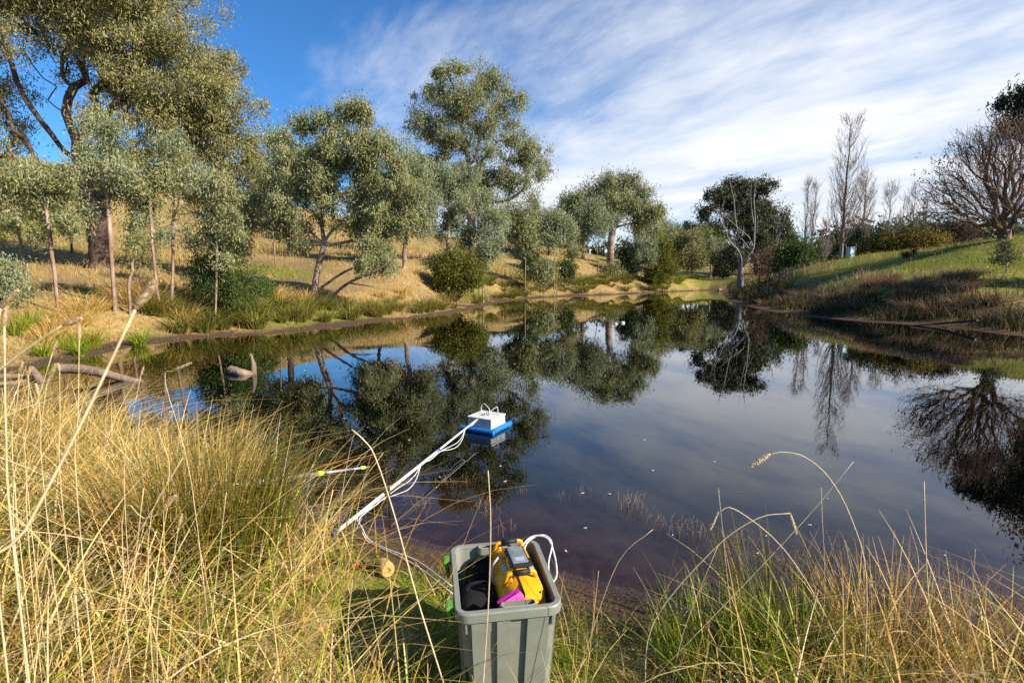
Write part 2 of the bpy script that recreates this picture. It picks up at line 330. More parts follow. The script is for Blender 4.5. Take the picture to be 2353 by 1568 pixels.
CT += [(0, 0, .24), (-0.045, 2.0, .125), (-1.3, 2.4, .22), (-2.5, 2.5, .36), (-4, 1.5, .5), (-4.2, 3.2, .42), (-7, 4, .6), (1.2, 1.5, .2), (2.6, 1.3, .24), (6, 0, .5), (0, -6, .6), (-12, 0, 1.2), (12, -4, 1.0), (-14, 8, .9), (30, 0, 3), (0, -40, 3), (-50, -10, 8), (-80, 60, 20), (60, -20, 4), (150, 60, 8), (0, 260, 6), (150, 260, 4), (-150, 200, 34), (-250, 0, 40), (250, 0, 12), (0, -250, 6), (300, 250, 8), (-300, 300, 60), (0, 500, 12), (300, 500, 20)]
CT = np.array(CT)
def rk(d): return np.sqrt(d * d + 4.0)
_K = rk(np.linalg.norm(CT[:, None, :2] - CT[None, :, :2], axis=2)) + np.eye(len(CT)) * 0.02
_n = len(CT); _A = np.zeros((_n + 1, _n + 1)); _A[:_n, :_n] = _K; _A[:_n, _n] = 1; _A[_n, :_n] = 1
_W = np.linalg.solve(_A, np.concatenate([CT[:, 2], [0]]))
def height(x, y, d=None):
    x = np.atleast_1d(np.asarray(x, float)).ravel(); y = np.atleast_1d(np.asarray(y, float)).ravel()
    if d is None: d = shore_dist(x, y)
    H = np.full(len(x), _W[_n])
    for i in range(_n): H += _W[i] * rk(np.hypot(x - CT[i, 0], y - CT[i, 1]))
    r = np.hypot(x, y); wd = np.clip(0.35 + r * 0.11, 0.5, 3.2)      # bank gets broader with distance from the viewer's shore
    mud = 0.085 * np.minimum(d, wd)
    H = np.maximum(H, mud + 0.02)
    hl = mud + (H - mud) * sstep(0.25, 1.0, d / (wd * 1.5))
    rough = (fbm(x * 0.55, y * 0.55, 3) - 0.5) * np.clip(r * 0.014, 0.02, 0.32) * sstep(0.5, 4, d) + (fbm(x * 5, y * 5, 5) - 0.5) * 0.05 * sstep(0.02, 0.4, d) * (r < 40)
    a = -d; bed = -(0.075 * np.minimum(a, 1.1) + 0.28 * np.clip(a - 1.1, 0, 6)) + (fbm(x * 3, y * 3, 8) - 0.5) * 0.03 * sstep(0, .5, a)
    return np.where(d > 0, hl + rough, bed)
def gz(x, y): return float(height([x], [y])[0])

th = np.concatenate([np.linspace(-62, 62, 262), np.linspace(62, 298, 90)[1:-1]]); th = np.radians(th)
rr = 0.25 * 1.0245 ** np.arange(0, 332); rr = rr[rr < 720]
TT, RR = np.meshgrid(th, rr); gx = RR * np.sin(TT); gy = RR * np.cos(TT); nt, nr = len(th), len(rr)
gd = shore_dist(gx, gy); gh = height(gx, gy, gd)
V = np.stack([gx.ravel(), gy.ravel(), gh], -1); V = np.vstack([V, [0, 0, gz(0, 0)]])
i = np.arange(nr - 1)[:, None] * nt; j = np.arange(nt)[None, :]; j2 = (j + 1) % nt
Q = np.stack([i + j, i + nt + j, i + nt + j2, i + j2], -1).reshape(-1, 4)
tri = np.stack([np.full(nt, len(V) - 1), np.arange(nt), (np.arange(nt) + 1) % nt], -1)
# land cover: mud at the water's edge, straw, green sward and bare litter
def cover(x, y, d):
    x = np.asarray(x); y = np.asarray(y); r = np.hypot(x, y)
    right = sstep(8, 13, x - 0.10 * y) * (y < 60)
    mudw = np.where(r < 7, 0.55, np.clip(0.045 * r, 0.6, 1.7)) * (0.1 + 1.8 * fbm(x * .7, y * .7, 21) ** 1.3)
    mud = 1 - sstep(0.75, 1.15, d / mudw)
    g = fbm(x * 0.16, y * 0.16, 31); g2 = fbm(x * 0.5 + 9, y * 0.5, 33)
    green = np.clip(sstep(0.50, 0.62, g * 0.6 + g2 * 0.4) * 0.8 + right * sstep(3.0, 5, d) * (0.75 + 0.25 * sstep(.4, .55, g2)), 0, 1)
    green = np.where(r < 5, sstep(.35, .55, fbm(x * 1.5, y * 1.5, 41)) * 0.9, green)
    green = np.where((y > 45) & (x < 5), green * 0.35, green)
    litter = .55 * sstep(0.54, 0.68, fbm(x * 0.3 + 40, y * 0.3, 51)) * (1 - right) * (r < 60)
    return mud, green, litter
mudc, grc, litc = cover(gx.ravel(), gy.ravel(), gd)
mudc = np.append(mudc, 0); grc = np.append(grc, .5); litc = np.append(litc, 0)
me = mk_mesh('ground', V, Q, tri)
ca_ = me.color_attributes.new('cover', 'FLOAT_COLOR', 'POINT')
ca_.data.foreach_set('color', np.stack([mudc, grc, litc, np.ones(len(mudc))], -1).astype(np.float32).ravel())
m, t = new_mat('ground'); at = t.add('ShaderNodeAttribute', attribute_name='cover'); sp = t.add('ShaderNodeSeparateColor'); t.link(at.outputs['Color'], sp.inputs[0])
tc = t.add('ShaderNodeTexCoord'); 
def gn(sc, det=6.0, ro=0.65):
    n = t.add('ShaderNodeTexNoise', i_Scale=sc, i_Detail=det, i_Roughness=ro); t.link(tc.outputs['Object'], n.inputs[0]); return n.outputs[0]
nA, nB, nC = gn(0.7), gn(6.0), gn(60.0, 4.0, 0.7)
straw = t.ramp(nB, [(0.3, (0.19, 0.125, 0.045)), (0.5, (0.33, 0.225, 0.085)), (0.72, (0.44, 0.32, 0.14))])
greenc = t.ramp(nB, [(0.3, (0.055, 0.07, 0.010)), (0.55, (0.15, 0.175, 0.014)), (0.75, (0.25, 0.24, 0.04))])
litter = t.ramp(nC, [(0.3, (0.07, 0.045, 0.03)), (0.7, (0.24, 0.165, 0.105))])
mudcol = t.ramp(nC, [(0.3, (0.028, 0.018, 0.012)), (0.5, (0.075, 0.047, 0.030)), (0.8, (0.19, 0.13, 0.085))])
mudcol = t.mix(t.ramp(nA, [(0.4, 0.0), (0.65, 0.6)]), mudcol, (0.10, 0.06, 0.034))
gp = t.add('ShaderNodeNewGeometry'); sz = t.add('ShaderNodeSeparateXYZ'); t.link(gp.outputs['Position'], sz.inputs[0])
silt = t.ramp(nB, [(0.3, (0.022, 0.012, 0.008)), (0.7, (0.070, 0.034, 0.022))]); under = t.ramp(sz.outputs[2], [(0.0, 1.0), (0.004, 0.0)]); mudcol = t.mix(t.math('LESS_THAN', sz.outputs[2], -0.006), mudcol, silt)
c = t.mix(sp.outputs[1], straw, greenc); c = t.mix(sp.outputs[2], c, litter); c = t.mix(sp.outputs[0], c, mudcol)
p = t.add('ShaderNodeBsdfPrincipled', i_Roughness=0.9); p.inputs['Specular IOR Level'].default_value = 0.15; t.link(c, p.inputs['Base Color'])
bh = t.math('ADD', t.math('MULTIPLY', nC, 0.35), nB); b = t.add('ShaderNodeBump', i_Strength=0.8, i_Distance=0.03); t.link(bh, b.inputs['Height']); t.link(b.outputs[0], p.inputs['Normal'])
o = t.add('ShaderNodeOutputMaterial'); t.link(p.outputs[0], o.inputs[0])
tag(link('ground', me, m), 'grassy pond banks rising to dry golden hillside', 'ground', kind='structure')

# water: peaty, clear at the edge, mirror-like further out
cx, cy = 8.0, 30.0
mb = MB(); mb.box((6, 45, -3.0), (90, 100, 6.0))
m, t = new_mat('water'); tc = t.add('ShaderNodeTexCoord')
mp = t.add('ShaderNodeMapping'); t.link(tc.outputs['Object'], mp.inputs[0]); mp.inputs['Scale'].default_value = (1.0, 0.55, 1)
na = t.add('ShaderNodeTexNoise', i_Scale=3.2, i_Detail=3.0); t.link(mp.outputs[0], na.inputs[0])
nb = t.add('ShaderNodeTexNoise', i_Scale=0.5, i_Detail=2.0); t.link(mp.outputs[0], nb.inputs[0])
hh = t.math('MULTIPLY', na.outputs[0], t.ramp(nb.outputs[0], [(0.35, 0.15), (0.55, 0.5), (0.72, 1.5)]))
bp = t.add('ShaderNodeBump', i_Strength=1.0, i_Distance=0.0016); t.link(hh, bp.inputs['Height'])
gi = t.add('ShaderNodeNewGeometry'); dt = t.add('ShaderNodeVectorMath', operation='DOT_PRODUCT'); t.link(gi.outputs['Incoming'], dt.inputs[0]); t.link(bp.outputs[0], dt.inputs[1])
fr_ = t.math('ADD', t.math('MULTIPLY', t.math('POWER', t.math('SUBTRACT', 1.0, t.math('ABSOLUTE', dt.outputs['Value'])), 4.2), 0.97), 0.022, True)   # Schlick, the same from above and below
gl = t.add('ShaderNodeBsdfGlossy', i_Roughness=0.012); gl.inputs[0].default_value = (0.97, 0.98, 1, 1); t.link(bp.outputs[0], gl.inputs['Normal'])
tr = t.add('ShaderNodeBsdfTransparent'); tr.inputs[0].default_value = (0.88, 0.82, 0.76, 1)
mx = t.add('ShaderNodeMixShader'); t.link(fr_, mx.inputs[0]); t.link(tr.outputs[0], mx.inputs[1]); t.link(gl.outputs[0], mx.inputs[2])
va = t.add('ShaderNodeVolumeAbsorption', i_Density=5.5); va.inputs[0].default_value = (0.40, 0.22, 0.14, 1)
o = t.add('ShaderNodeOutputMaterial'); t.link(mx.outputs[0], o.inputs[0]); t.link(va.outputs[0], o.inputs[1])
tag(mb.build('water', m), 'still dark pond water mirroring trees and sky', 'water', kind='structure')
print('terrain', round(time.time() - T0, 1))

# ------------------------------------------------------------------ trees
def grow(trunk, pts, bf=0.35, first=0.45):
    """balanced spanning tree from the trunk to crown points"""
    T = catmull(trunk, 4); nT = len(T); N = len(pts)
    P = np.vstack([T, pts]); par = np.full(nT + N, -1); pl = np.zeros(nT + N)
    for k in range(1, nT): par[k] = k - 1; pl[k] = pl[k - 1] + np.linalg.norm(T[k] - T[k - 1])
    cost = np.full(N, 1e18); cn = np.zeros(N, int)
    def relax(k):
        d = np.linalg.norm(pts - P[k], axis=1); cc = d + bf * (pl[k] + d); m = cc < cost; cost[m] = cc[m]; cn[m] = k
    for k in range(int(nT * first), nT): relax(k)
    done = np.zeros(N, bool)
    for _ in range(N):
        j = int(np.argmin(np.where(done, 1e18, cost))); done[j] = True; k = nT + j
        par[k] = cn[j]; pl[k] = pl[cn[j]] + np.linalg.norm(P[k] - P[cn[j]])
        d = np.linalg.norm(pts - P[k], axis=1); cc = d + bf * (pl[k] + d); m = (cc < cost) & ~done; cost[m] = cc[m]; cn[m] = k
    return P, par, nT

def limbs(P, par, nT, R, r0, gnarl=0.12, rs=None, flare=1.25):
    n = len(P); kids = [[] for _ in range(n)]
    for k in range(n):
        if par[k] >= 0: kids[par[k]].append(k)
    order = []; st = [0]
    while st:
        k = st.pop(); order.append(k); st.extend(kids[k])
    tips = np.zeros(n)
    for k in reversed(order):
        tips[k] = 1 if not kids[k] else sum(tips[c] for c in kids[k])
    e = math.log(max(tips[0], 2)) / math.log(R / r0); rad = r0 * tips ** (1 / e)
    mb = MB(); st = [(0, None)]
    while st:
        k, fromk = st.pop(); ch = [] if fromk is None else [fromk]; ch.append(k)
        while kids[k]:
            c = max(kids[k], key=lambda q: tips[q])
            for q in kids[k]:
                if q != c: st.append((q, k))
            k = c; ch.append(k)
        pts = P[ch].copy(); rd = rad[ch].copy()
        if fromk is not None: rd[0] = rd[1]
        else: rd[0] *= flare
        rd[-1] = max(rd[-1] * 0.5, r0 * 0.4)
        if len(pts) == 2:
            L = np.linalg.norm(pts[1] - pts[0]); mid = (pts[0] + pts[1]) / 2 + rs.normal(0, gnarl * L * 0.5, 3); pts = np.array([pts[0], mid, pts[1]]); rd = np.array([rd[0], rd.mean(), rd[1]])
        else:
            seg = np.linalg.norm(pts[1:] - pts[:-1], axis=1).mean(); jj = rs.normal(0, gnarl * 0.35 * seg, pts.shape); jj[0] = 0
            if fromk is None: jj[:nT] *= 0.25; 
            pts = pts + jj
        k2 = 2 if rd.max() > .03 else 1; t = np.linspace(0, len(pts) - 1, (len(pts) - 1) * k2 + 1); R2 = np.interp(t, np.arange(len(pts)), rd); P2 = catmull(pts, k2); R2 = R2 * (1 + rs.normal(0, .07, len(R2)))
        s = 9 if rd.max() > 0.1 else (5 if rd.max() > 0.03 else 3)
        mb.raw(*tube_arrays(P2, R2[:len(P2)], s))
    return mb

def leaf_mesh(pts, per, ln, wd, spread, droop, rs, outward=None):
    n = len(pts) * per; c = np.repeat(pts, per, 0) + rs.normal(0, 1, (n, 3)) * np.array([spread, spread, spread * 1.1]) * np.repeat(rs.uniform(.5, 1.25, (len(pts), 1)), per, 0) - np.array([0, 0, spread * .4 * min(1, droop)])
    ax = rs.normal(0, 0.6, (n, 3)) + np.array([0, 0, -droop]); ax /= np.linalg.norm(ax, axis=1, keepdims=True)
    sd = np.cross(ax, rs.normal(0, 1, (n, 3))); sd /= np.linalg.norm(sd, axis=1, keepdims=True) + 1e-9
    L = ln * rs.uniform(0.6, 1.3, (n, 1)); W = wd * rs.uniform(0.7, 1.3, (n, 1)); bend = np.cross(ax, sd) * L * 0.12
    V = np.stack([c - ax * L * .5, c + sd * W * .5 + bend - ax * L * .08, c + ax * L * .5, c - sd * W * .5 + bend - ax * L * .08], 1).reshape(-1, 3)
    return V, np.arange(n * 4).reshape(-1, 4)

def lobe_points(lobes, D, n, rs, flat=0.9, clump=7, tight=0.20, stray=.93, far=1.28):
    cs, vols = [], []
    for l in lobes:
        u, v, ru, rv = l[:4]; dd = l[4] if len(l) > 4 else 0.0; s = px_scale(v, D + dd)
        rx, rz = ru * s, rv * s; ry = (rx + rz) * 0.5 * flat; cs.append((at_y(u, v, D + dd), rx, ry, rz)); vols.append((rx * ry * rz) ** 0.72)
    vols = np.array(vols) / sum(vols); out = []
    for (c, rx, ry, rz), q in zip(cs, vols):
        k = max(3, int(round(q * n))); d = rs.normal(0, 1, (k, 3)); d /= np.linalg.norm(d, axis=1, keepdims=True)
        r = rs.uniform(0.2, 1.0, (k, 1)) ** 0.45; q_ = c + d * r * np.array([rx, ry, rz])
        m_ = max(2, k // clump); sc_ = q_[:m_]; a_ = rs.integers(0, m_, k); q_ = sc_[a_] + rs.normal(0, 1, (k, 3)) * np.array([rx, ry, rz * .8]) * tight
        u_ = rs.uniform(0, 1, k); f_ = c + d * rs.uniform(.3, 1.05, (k, 1)) * np.array([rx, ry, rz]); s_ = c + d * rs.uniform(1.0, far, (k, 1)) * np.array([rx, ry, rz]); q_ = np.where((u_ < .28)[:, None], f_, q_); q_ = np.where((u_ > stray)[:, None], s_, q_)
        out.append(q_)
    return np.vstack(out)

def tree(name, label, cat, base, trunk, lobes, n, leaf, per, ln, wd, spread, R, barkm, droop=0.8, group=None, bf=0.35, first=0.5, r0=0.012, gnarl=0.14, seed=1, bare=None, clump=7, tight=.20, trunk_name='trunk'):
    if cat in ('tree', 'sapling') and leaf is not None: n, per, spread = int(n * .66), int(per * 1.5), spread * .78
    rs = np.random.default_rng(seed); u, v, D = base; b = at_y(u, v, D); b[2] = gz(b[0], b[1])
    tp = [b + np.array([0, 0, -0.15])] + [at_y(a[0], a[1], D + (a[2] if len(a) > 2 else 0)) for a in trunk]
    pts = lobe_points(lobes, D, n, rs, clump=clump, tight=tight, **(dict(stray=.80, far=1.5) if cat in ('shrub', 'bush') else {})) if lobes else np.zeros((0, 3)); nl = len(pts)
    if bare: pts = np.vstack([pts] + [at_y(a[0], a[1], D + (a[2] if len(a) > 2 else 0))[None] for a in bare])
    root = empty(name, b); tag(root, label, cat, group)
    P, par, nT = grow(tp, pts, bf, first)
    ob = limbs(P - b, par, nT, R, r0, gnarl, rs); ob.build(trunk_name, barkm, root, smooth=True)
    if leaf is not None:
        V, Q = leaf_mesh(pts[:nl] - b, per, ln, wd, spread, droop, rs)
        link('crown', mk_mesh('crown', V, Q, smooth=False), leaf, root)
    return root

GL = dict(ln=0.17, wd=0.042)
# the great gum on the left bank
tree('gum_tree', 'huge spreading gum tree with thick dark trunk towering over the saplings', 'tree', (230, 615, 25), [(228, 560), (216, 480), (190, 410), (178, 350)],
     [(60, 50, 120, 85), (210, 30, 150, 80), (350, 70, 120, 110), (455, 180, 100, 120), (530, 280, 62, 110), (330, 220, 140, 100), (410, 360, 130, 110), (530, 420, 62, 100), (190, 130, 70, 55), (470, 300, 90, 90), (380, 160, 110, 90), (20, 450, 60, 45), (-10, 290, 30, 60), (300, 390, 100, 70, 1), (100, -20, 170, 60), (320, -60, 200, 90), (40, -80, 160, 90), (-60, 150, 80, 160), (270, 270, 60, 50, -2), (-60, 380, 50, 70), (100, 480, 60, 32, 2), (570, 330, 40, 60), (540, 520, 55, 50, 1)],
     1750, M_gumo, 92, 0.18, 0.050, 0.36, 0.46, M_barkdark, seed=3, r0=0.016, first=0.45, bf=0.55, gnarl=.07, bare=[(150, 350), (120, 310), (90, 270), (60, 230), (40, 190), (110, 230), (100, 180), (150, 260), (170, 200), (60, 320), (30, 300), (15, 250), (200, 300), (230, 260), (90, 380), (40, 370), (140, 400), (180, 320), (80, 210), (130, 200), (20, 340), (210, 220)], clump=6, tight=.25)
# saplings in front of it
sap = [('pink-stemmed gum sapling leaning beside the leafy edge shrub', (68, 680, 16), [(55, 600), (40, 510), (34, 450)], [(20, 430, 58, 50), (60, 395, 40, 40), (15, 505, 38, 34), (70, 540, 16, 26)], .075, M_gum),
       ('pink-stemmed gum sapling nearest the green tufts at the muddy edge', (133, 708, 14.5), [(120, 590), (108, 490), (100, 440)], [(120, 405, 55, 45), (80, 460, 42, 45), (150, 500, 34, 40), (95, 545, 16, 28)], .08, M_gum),
       ('tallest pink-stemmed gum sapling right in front of the huge gum trunk', (262, 695, 15.5), [(256, 590), (246, 440), (240, 380)], [(235, 310, 50, 70), (205, 385, 42, 48), (285, 405, 38, 52), (215, 470, 20, 34)], .095, M_gumb),
       ('thin gum sapling standing left of its forked pair', (365, 690, 16), [(352, 580), (346, 490), (344, 440)], [(352, 400, 48, 60), (305, 450, 38, 48), (325, 530, 22, 40)], .065, M_gum),
       ('gum sapling with bluish crown right of the thin stemmed one', (390, 692, 16.5), [(397, 610), (397, 545), (400, 450)], [(405, 360, 62, 70), (450, 450, 44, 60), (370, 500, 34, 48), (425, 555, 26, 38)], .075, M_gumb),
       ('slender gum sapling rising out of the green bank shrub', (490, 702, 16.5), [(497, 620), (499, 540), (500, 480)], [(495, 445, 46, 56), (538, 520, 36, 50), (465, 530, 30, 46), (510, 590, 24, 26)], .05, M_gum)]
for k, (lab, base, tr_, lo, R, lm) in enumerate(sap):
    tree('gum_sapling', lab, 'sapling', base, tr_, [(a_, b_, c_ * .86, d_ * .9) for a_, b_, c_, d_ in lo], 135, lm, 46, 0.13, 0.032, 0.20, R * .62, M_barkpink, seed=20 + k, group='gum saplings on the left bank', r0=0.007, first=0.8)
tree('dead_sapling', 'short crooked leafless sapling stem between the pink saplings', 'sapling', (298, 704, 15.5), [(296, 660), (300, 635), (304, 622), (303, 606)], [(303, 595, 8, 12)], 6, None, 0, 0, 0, 0, .045, M_barkpink, seed=5)
tree('shrub', 'leafy green shrub on the bank around the slender sapling', 'shrub', (515, 708, 17.2), [(514, 690), (512, 670)], [(470, 625, 32, 42), (545, 655, 46, 40), (505, 600, 40, 30), (500, 660, 45, 40)], 260, M_wattle, 60, 0.13, 0.024, 0.17, .04, M_barkgum, seed=6, r0=.006, first=.2)
tree('shrub', 'pale leafy shrub at the far left end of the bank', 'shrub', (2, 690, 14), [(3, 670), (4, 650)], [(0, 615, 28, 30), (5, 655, 32, 28)], 120, M_gumb, 50, 0.11, 0.035, 0.16, .03, M_barkgum, seed=7, r0=.006, first=.2)
tree('gum_sapling', 'small dark sapling in the straw behind the huge gum', 'sapling', (163, 565, 31), [(163, 530), (162, 500)], [(160, 470, 45, 35), (190, 500, 25, 20)], 90, M_gum, 50, 0.16, 0.04, 0.3, .06, M_barkdark, seed=8)
tree('gum_sapling', 'low twiggy sapling with sparse leaves beside the huge gum trunk', 'sapling', (322, 640, 22), [(322, 610), (324, 590)], [(315, 585, 35, 35), (350, 560, 35, 40)], 80, M_gumo, 26, 0.14, 0.036, 0.25, .03, M_barkgum, seed=9, r0=.006)
tree('gum_sapling', 'twin dark stemmed sapling behind the green shrub', 'sapling', (540, 612, 24), [(541, 570), (538, 530)], [(545, 520, 45, 50), (580, 480, 35, 45), (510, 560, 30, 25)], 150, M_gum, 50, 0.15, 0.038, 0.3, .06, M_barkdark, seed=10)
tree('gum_sapling', 'solitary thin sapling on the straw slope left of the leaning gum', 'sapling', (634, 618, 31), [(630, 570), (624, 510)], [(622, 480, 28, 35)], 50, M_gumd, 50, 0.16, 0.04, 0.3, .045, M_barkgum, seed=12)
# gums behind
tree('gum_tree', 'dark round gum behind the leaning gum on the hillside', 'tree', (650, 540, 60), [(650, 500), (645, 450)], [(620, 325, 40, 35), (670, 330, 40, 38), (650, 380, 60, 50), (610, 400, 40, 50), (690, 410, 50, 60), (600, 455, 35, 25)], 330, M_gumb, 60, 0.40, 0.11, 0.7, .35, M_barkdark, seed=13, r0=.02)
tree('gum_tree', 'leaning multi-stemmed gum with spreading crown at the water\'s edge', 'tree', (722, 682, 23), [(724, 650), (734, 600), (742, 574), (745, 555)],
     [(735, 300, 50, 50), (800, 285, 70, 45), (865, 330, 60, 55), (700, 390, 70, 60), (655, 460, 55, 60), (780, 380, 90, 70), (880, 430, 70, 70), (835, 500, 80, 60), (930, 450, 40, 70), (680, 520, 50, 40), (760, 450, 60, 32), (840, 600, 48, 38, -1), (885, 580, 40, 45), (640, 510, 35, 30)],
     720, M_gum, 105, 0.15, 0.045, 0.25, .135, M_barkgum, seed=14, first=0.85, r0=.010, bf=1.0, droop=0.9)
tree('gum_tree', 'slim pale gum close behind the leaning gum', 'tree', (928, 615, 34), [(930, 570), (938, 510), (945, 450)], [(915, 360, 38, 42), (945, 400, 45, 55), (960, 450, 45, 55), (925, 470, 40, 50), (970, 500, 30, 35)], 300, M_gumb, 66, 0.22, 0.06, 0.42, .15, M_barkgum, seed=15, r0=.012)
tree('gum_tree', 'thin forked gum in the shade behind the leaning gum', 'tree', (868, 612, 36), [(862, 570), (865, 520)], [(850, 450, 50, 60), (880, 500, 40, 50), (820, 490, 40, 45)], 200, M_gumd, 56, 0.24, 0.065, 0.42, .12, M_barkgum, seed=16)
tree('gum_tree', 'tallest gum with pale limbs standing alone against the sky', 'tree', (1082, 625, 47), [(1083, 540), (1080, 470), (1078, 400), (1070, 330), (1060, 290)],
     [(1060, 175, 68, 32), (1005, 205, 45, 35), (968, 270, 42, 42), (1010, 255, 60, 45), (1130, 200, 50, 40), (1160, 255, 42, 55), (1085, 255, 70, 50), (1050, 320, 60, 30), (1150, 345, 70, 50), (1215, 375, 48, 45), (1190, 430, 60, 28), (1238, 462, 28, 18), (1010, 380, 40, 28), (1095, 410, 75, 45), (1060, 450, 60, 40), (1140, 480, 60, 30), (1030, 340, 45, 30)],
     860, M_gum, 72, 0.26, 0.07, 0.42, .42, M_barkgum, seed=17, r0=.020, first=0.35, bf=0.8)
tree('gum_tree', 'pale multi-stemmed gum below the tallest gum behind the round shrub', 'tree', (1030, 610, 38), [(1029, 570), (1030, 520), (1034, 480)], [(1035, 420, 60, 45), (995, 445, 45, 45), (1080, 465, 55, 42), (1125, 510, 45, 35), (1100, 560, 38, 42), (975, 500, 40, 35), (1055, 520, 45, 35), (1150, 530, 25, 25), (1090, 610, 30, 28)],
     480, M_gumb, 70, 0.21, 0.055, 0.34, .17, M_barkpink, seed=18, r0=.012, bf=.9)
tree('gum_sapling', 'blue-leaved gum sapling leaning over the round shrub', 'sapling', (1110, 648, 36), [(1108, 620), (1104, 590)], [(1102, 590, 32, 38), (1120, 560, 30, 30)], 90, M_gumb, 50, 0.2, 0.06, 0.35, .06, M_barkpink, seed=19)
tree('shrub', 'round bright green shrub at the water beneath the pale gum', 'shrub', (1052, 662, 33), [(1052, 650), (1052, 640)], [(1050, 612, 42, 28), (1030, 630, 32, 28), (1075, 630, 30, 30), (1055, 640, 40, 22)], 300, M_bright, 60, 0.2, 0.05, 0.28, .06, M_barkgum, seed=30, r0=.01, first=.2)
tree('shrub', 'dark undergrowth half hidden behind the round shrub', 'shrub', (1018, 640, 36), [(1017, 625), (1018, 615)], [(1012, 610, 22, 30)], 70, M_gumd, 50, 0.2, 0.05, 0.3, .05, M_barkdark, seed=31)
# trees on the middle slope
row = [('rounded gum with straight stem second from the tallest gum', (1194, 574, 72), [(1194, 550)], [(1190, 520, 28, 30), (1180, 500, 25, 20)], M_gumd), ('low spreading gum in the dark row on the skyline', (1238, 582, 68), [(1236, 560)], [(1235, 515, 35, 30), (1222, 535, 22, 18)], M_gum), ('small crooked gum at the end of the dark row on the skyline', (1262, 580, 70), [(1256, 555)], [(1268, 515, 32, 28), (1290, 535, 25, 22)], M_gumd)]
for k, (lab, base, tr_, lo, lm) in enumerate(row):
    tree('gum_tree', lab, 'tree', base, tr_, lo, 150, lm, 46, 0.42, 0.12, 0.7, .16, M_barkdark, seed=40 + k, group='small gums on the far slope')
for k, (lab, base, tr_, lo, n, lm) in enumerate([
        ('thin sapling with drooping crown on the open slope above the reeds', (1205, 655, 47), [(1207, 610), (1206, 570)], [(1206, 510, 32, 26), (1200, 540, 26, 24), (1215, 550, 18, 18)], 130, M_gum),
        ('pale crowned sapling with straight stem in mid slope', (1274, 600, 50), [(1274, 570)], [(1275, 505, 38, 26), (1270, 535, 32, 24), (1295, 525, 24, 26)], 150, M_gumb),
        ('twin-stemmed sparse sapling close to the water on the middle bank', (1322, 654, 59), [(1318, 600), (1314, 570)], [(1312, 540, 34, 32), (1320, 575, 26, 20)], 60, M_gumo),
        ('tall thin-stemmed sapling in front of the broad gum', (1371, 640, 63), [(1374, 600), (1370, 560)], [(1352, 490, 38, 30), (1385, 500, 38, 35), (1370, 530, 32, 22)], 190, M_gumb),
        ('leaning pale sapling between the two bright cone shrubs', (1470, 645, 70), [(1476, 610), (1475, 590)], [(1475, 570, 28, 30), (1468, 600, 22, 24), (1490, 590, 18, 22)], 120, M_gumb),
        ]):
    tree('gum_sapling', lab, 'sapling', base, tr_, lo, n, lm, 46, 0.32, 0.085, 0.5, .05, M_barkgum, seed=50 + k, group='saplings on the middle slope')
tree('gum_tree', 'broad domed gum with stout pale trunk on the far slope', 'tree', (1402, 613, 74), [(1402, 580), (1404, 550), (1408, 525)], [(1420, 425, 50, 22), (1375, 445, 45, 25), (1330, 462, 32, 24), (1450, 460, 45, 28), (1485, 485, 28, 26), (1410, 470, 55, 24), (1470, 505, 35, 18), (1310, 480, 25, 18), (1350, 480, 40, 20)],
     520, M_gum, 60, 0.42, 0.11, 0.62, .5, M_barkgum, seed=60, r0=.03, bf=.9)
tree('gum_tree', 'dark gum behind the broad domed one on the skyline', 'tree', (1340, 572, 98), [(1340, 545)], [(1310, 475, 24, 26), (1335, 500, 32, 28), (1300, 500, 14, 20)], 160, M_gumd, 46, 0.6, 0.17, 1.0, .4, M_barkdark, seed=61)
tree('cone_shrub', 'dark green cone-shaped shrub by the far bank', 'shrub', (1440, 640, 70), [(1440, 620)], [(1442, 575, 12, 20), (1441, 600, 18, 28), (1440, 622, 22, 18)], 230, M_dkcone, 60, 0.3, 0.08, 0.35, .12, M_barkdark, seed=62, first=.1, droop=.2)
tree('cone_shrub', 'bright yellow-green cone-shaped shrub at the far water\'s edge', 'shrub', (1517, 653, 71), [(1517, 630)], [(1520, 578, 16, 22), (1518, 608, 26, 28), (1515, 632, 30, 20)], 300, M_bright, 66, 0.3, 0.09, 0.38, .12, M_barkdark, seed=63, first=.1, droop=.2)
for k, (lab, base, tr_, lo, n, lm) in enumerate([
        ('bushy gum towering behind the bright cone shrub', (1500, 622, 84), [(1500, 590)], [(1490, 512, 36, 26), (1475, 540, 34, 26), (1515, 545, 30, 28), (1500, 575, 34, 24)], 270, M_gum),
        ('blue-grey gum right behind the bushy one', (1540, 622, 90), [(1538, 590)], [(1535, 525, 22, 24), (1540, 560, 22, 26)], 140, M_gumb),
        ('slanting-stemmed gum on the far bank', (1572, 650, 84), [(1580, 620), (1584, 600)], [(1582, 560, 34, 34), (1560, 590, 22, 26), (1600, 590, 24, 22)], 220, M_gumo),
        ('grey-green weeping gum between the slanting gum and the dead tree', (1640, 645, 96), [(1640, 610)], [(1620, 555, 34, 28), (1640, 580, 32, 26), (1610, 590, 22, 24), (1662, 600, 20, 20)], 230, M_gumb),
        ('yellowish gum left of the dead tree', (1632, 625, 100), [(1634, 590)], [(1640, 528, 28, 22), (1630, 550, 30, 26), (1655, 560, 20, 26)], 200, M_bright),
        ('small far gum showing over the slanting gum', (1590, 620, 105), [(1590, 580)], [(1578, 530, 24, 16), (1610, 530, 20, 18)], 110, M_gumb),
        ('dusky gum low behind the dead tree trunk', (1668, 632, 92), [(1668, 610)], [(1668, 590, 26, 26), (1690, 605, 22, 20), (1650, 618, 20, 14)], 150, M_gumd)]):
    tree('gum_tree', lab, 'tree', base, tr_, lo, n, lm, 52, 0.44, 0.12, 0.62, .16, M_barkgum, seed=70 + k, group='gums crowding the far end')
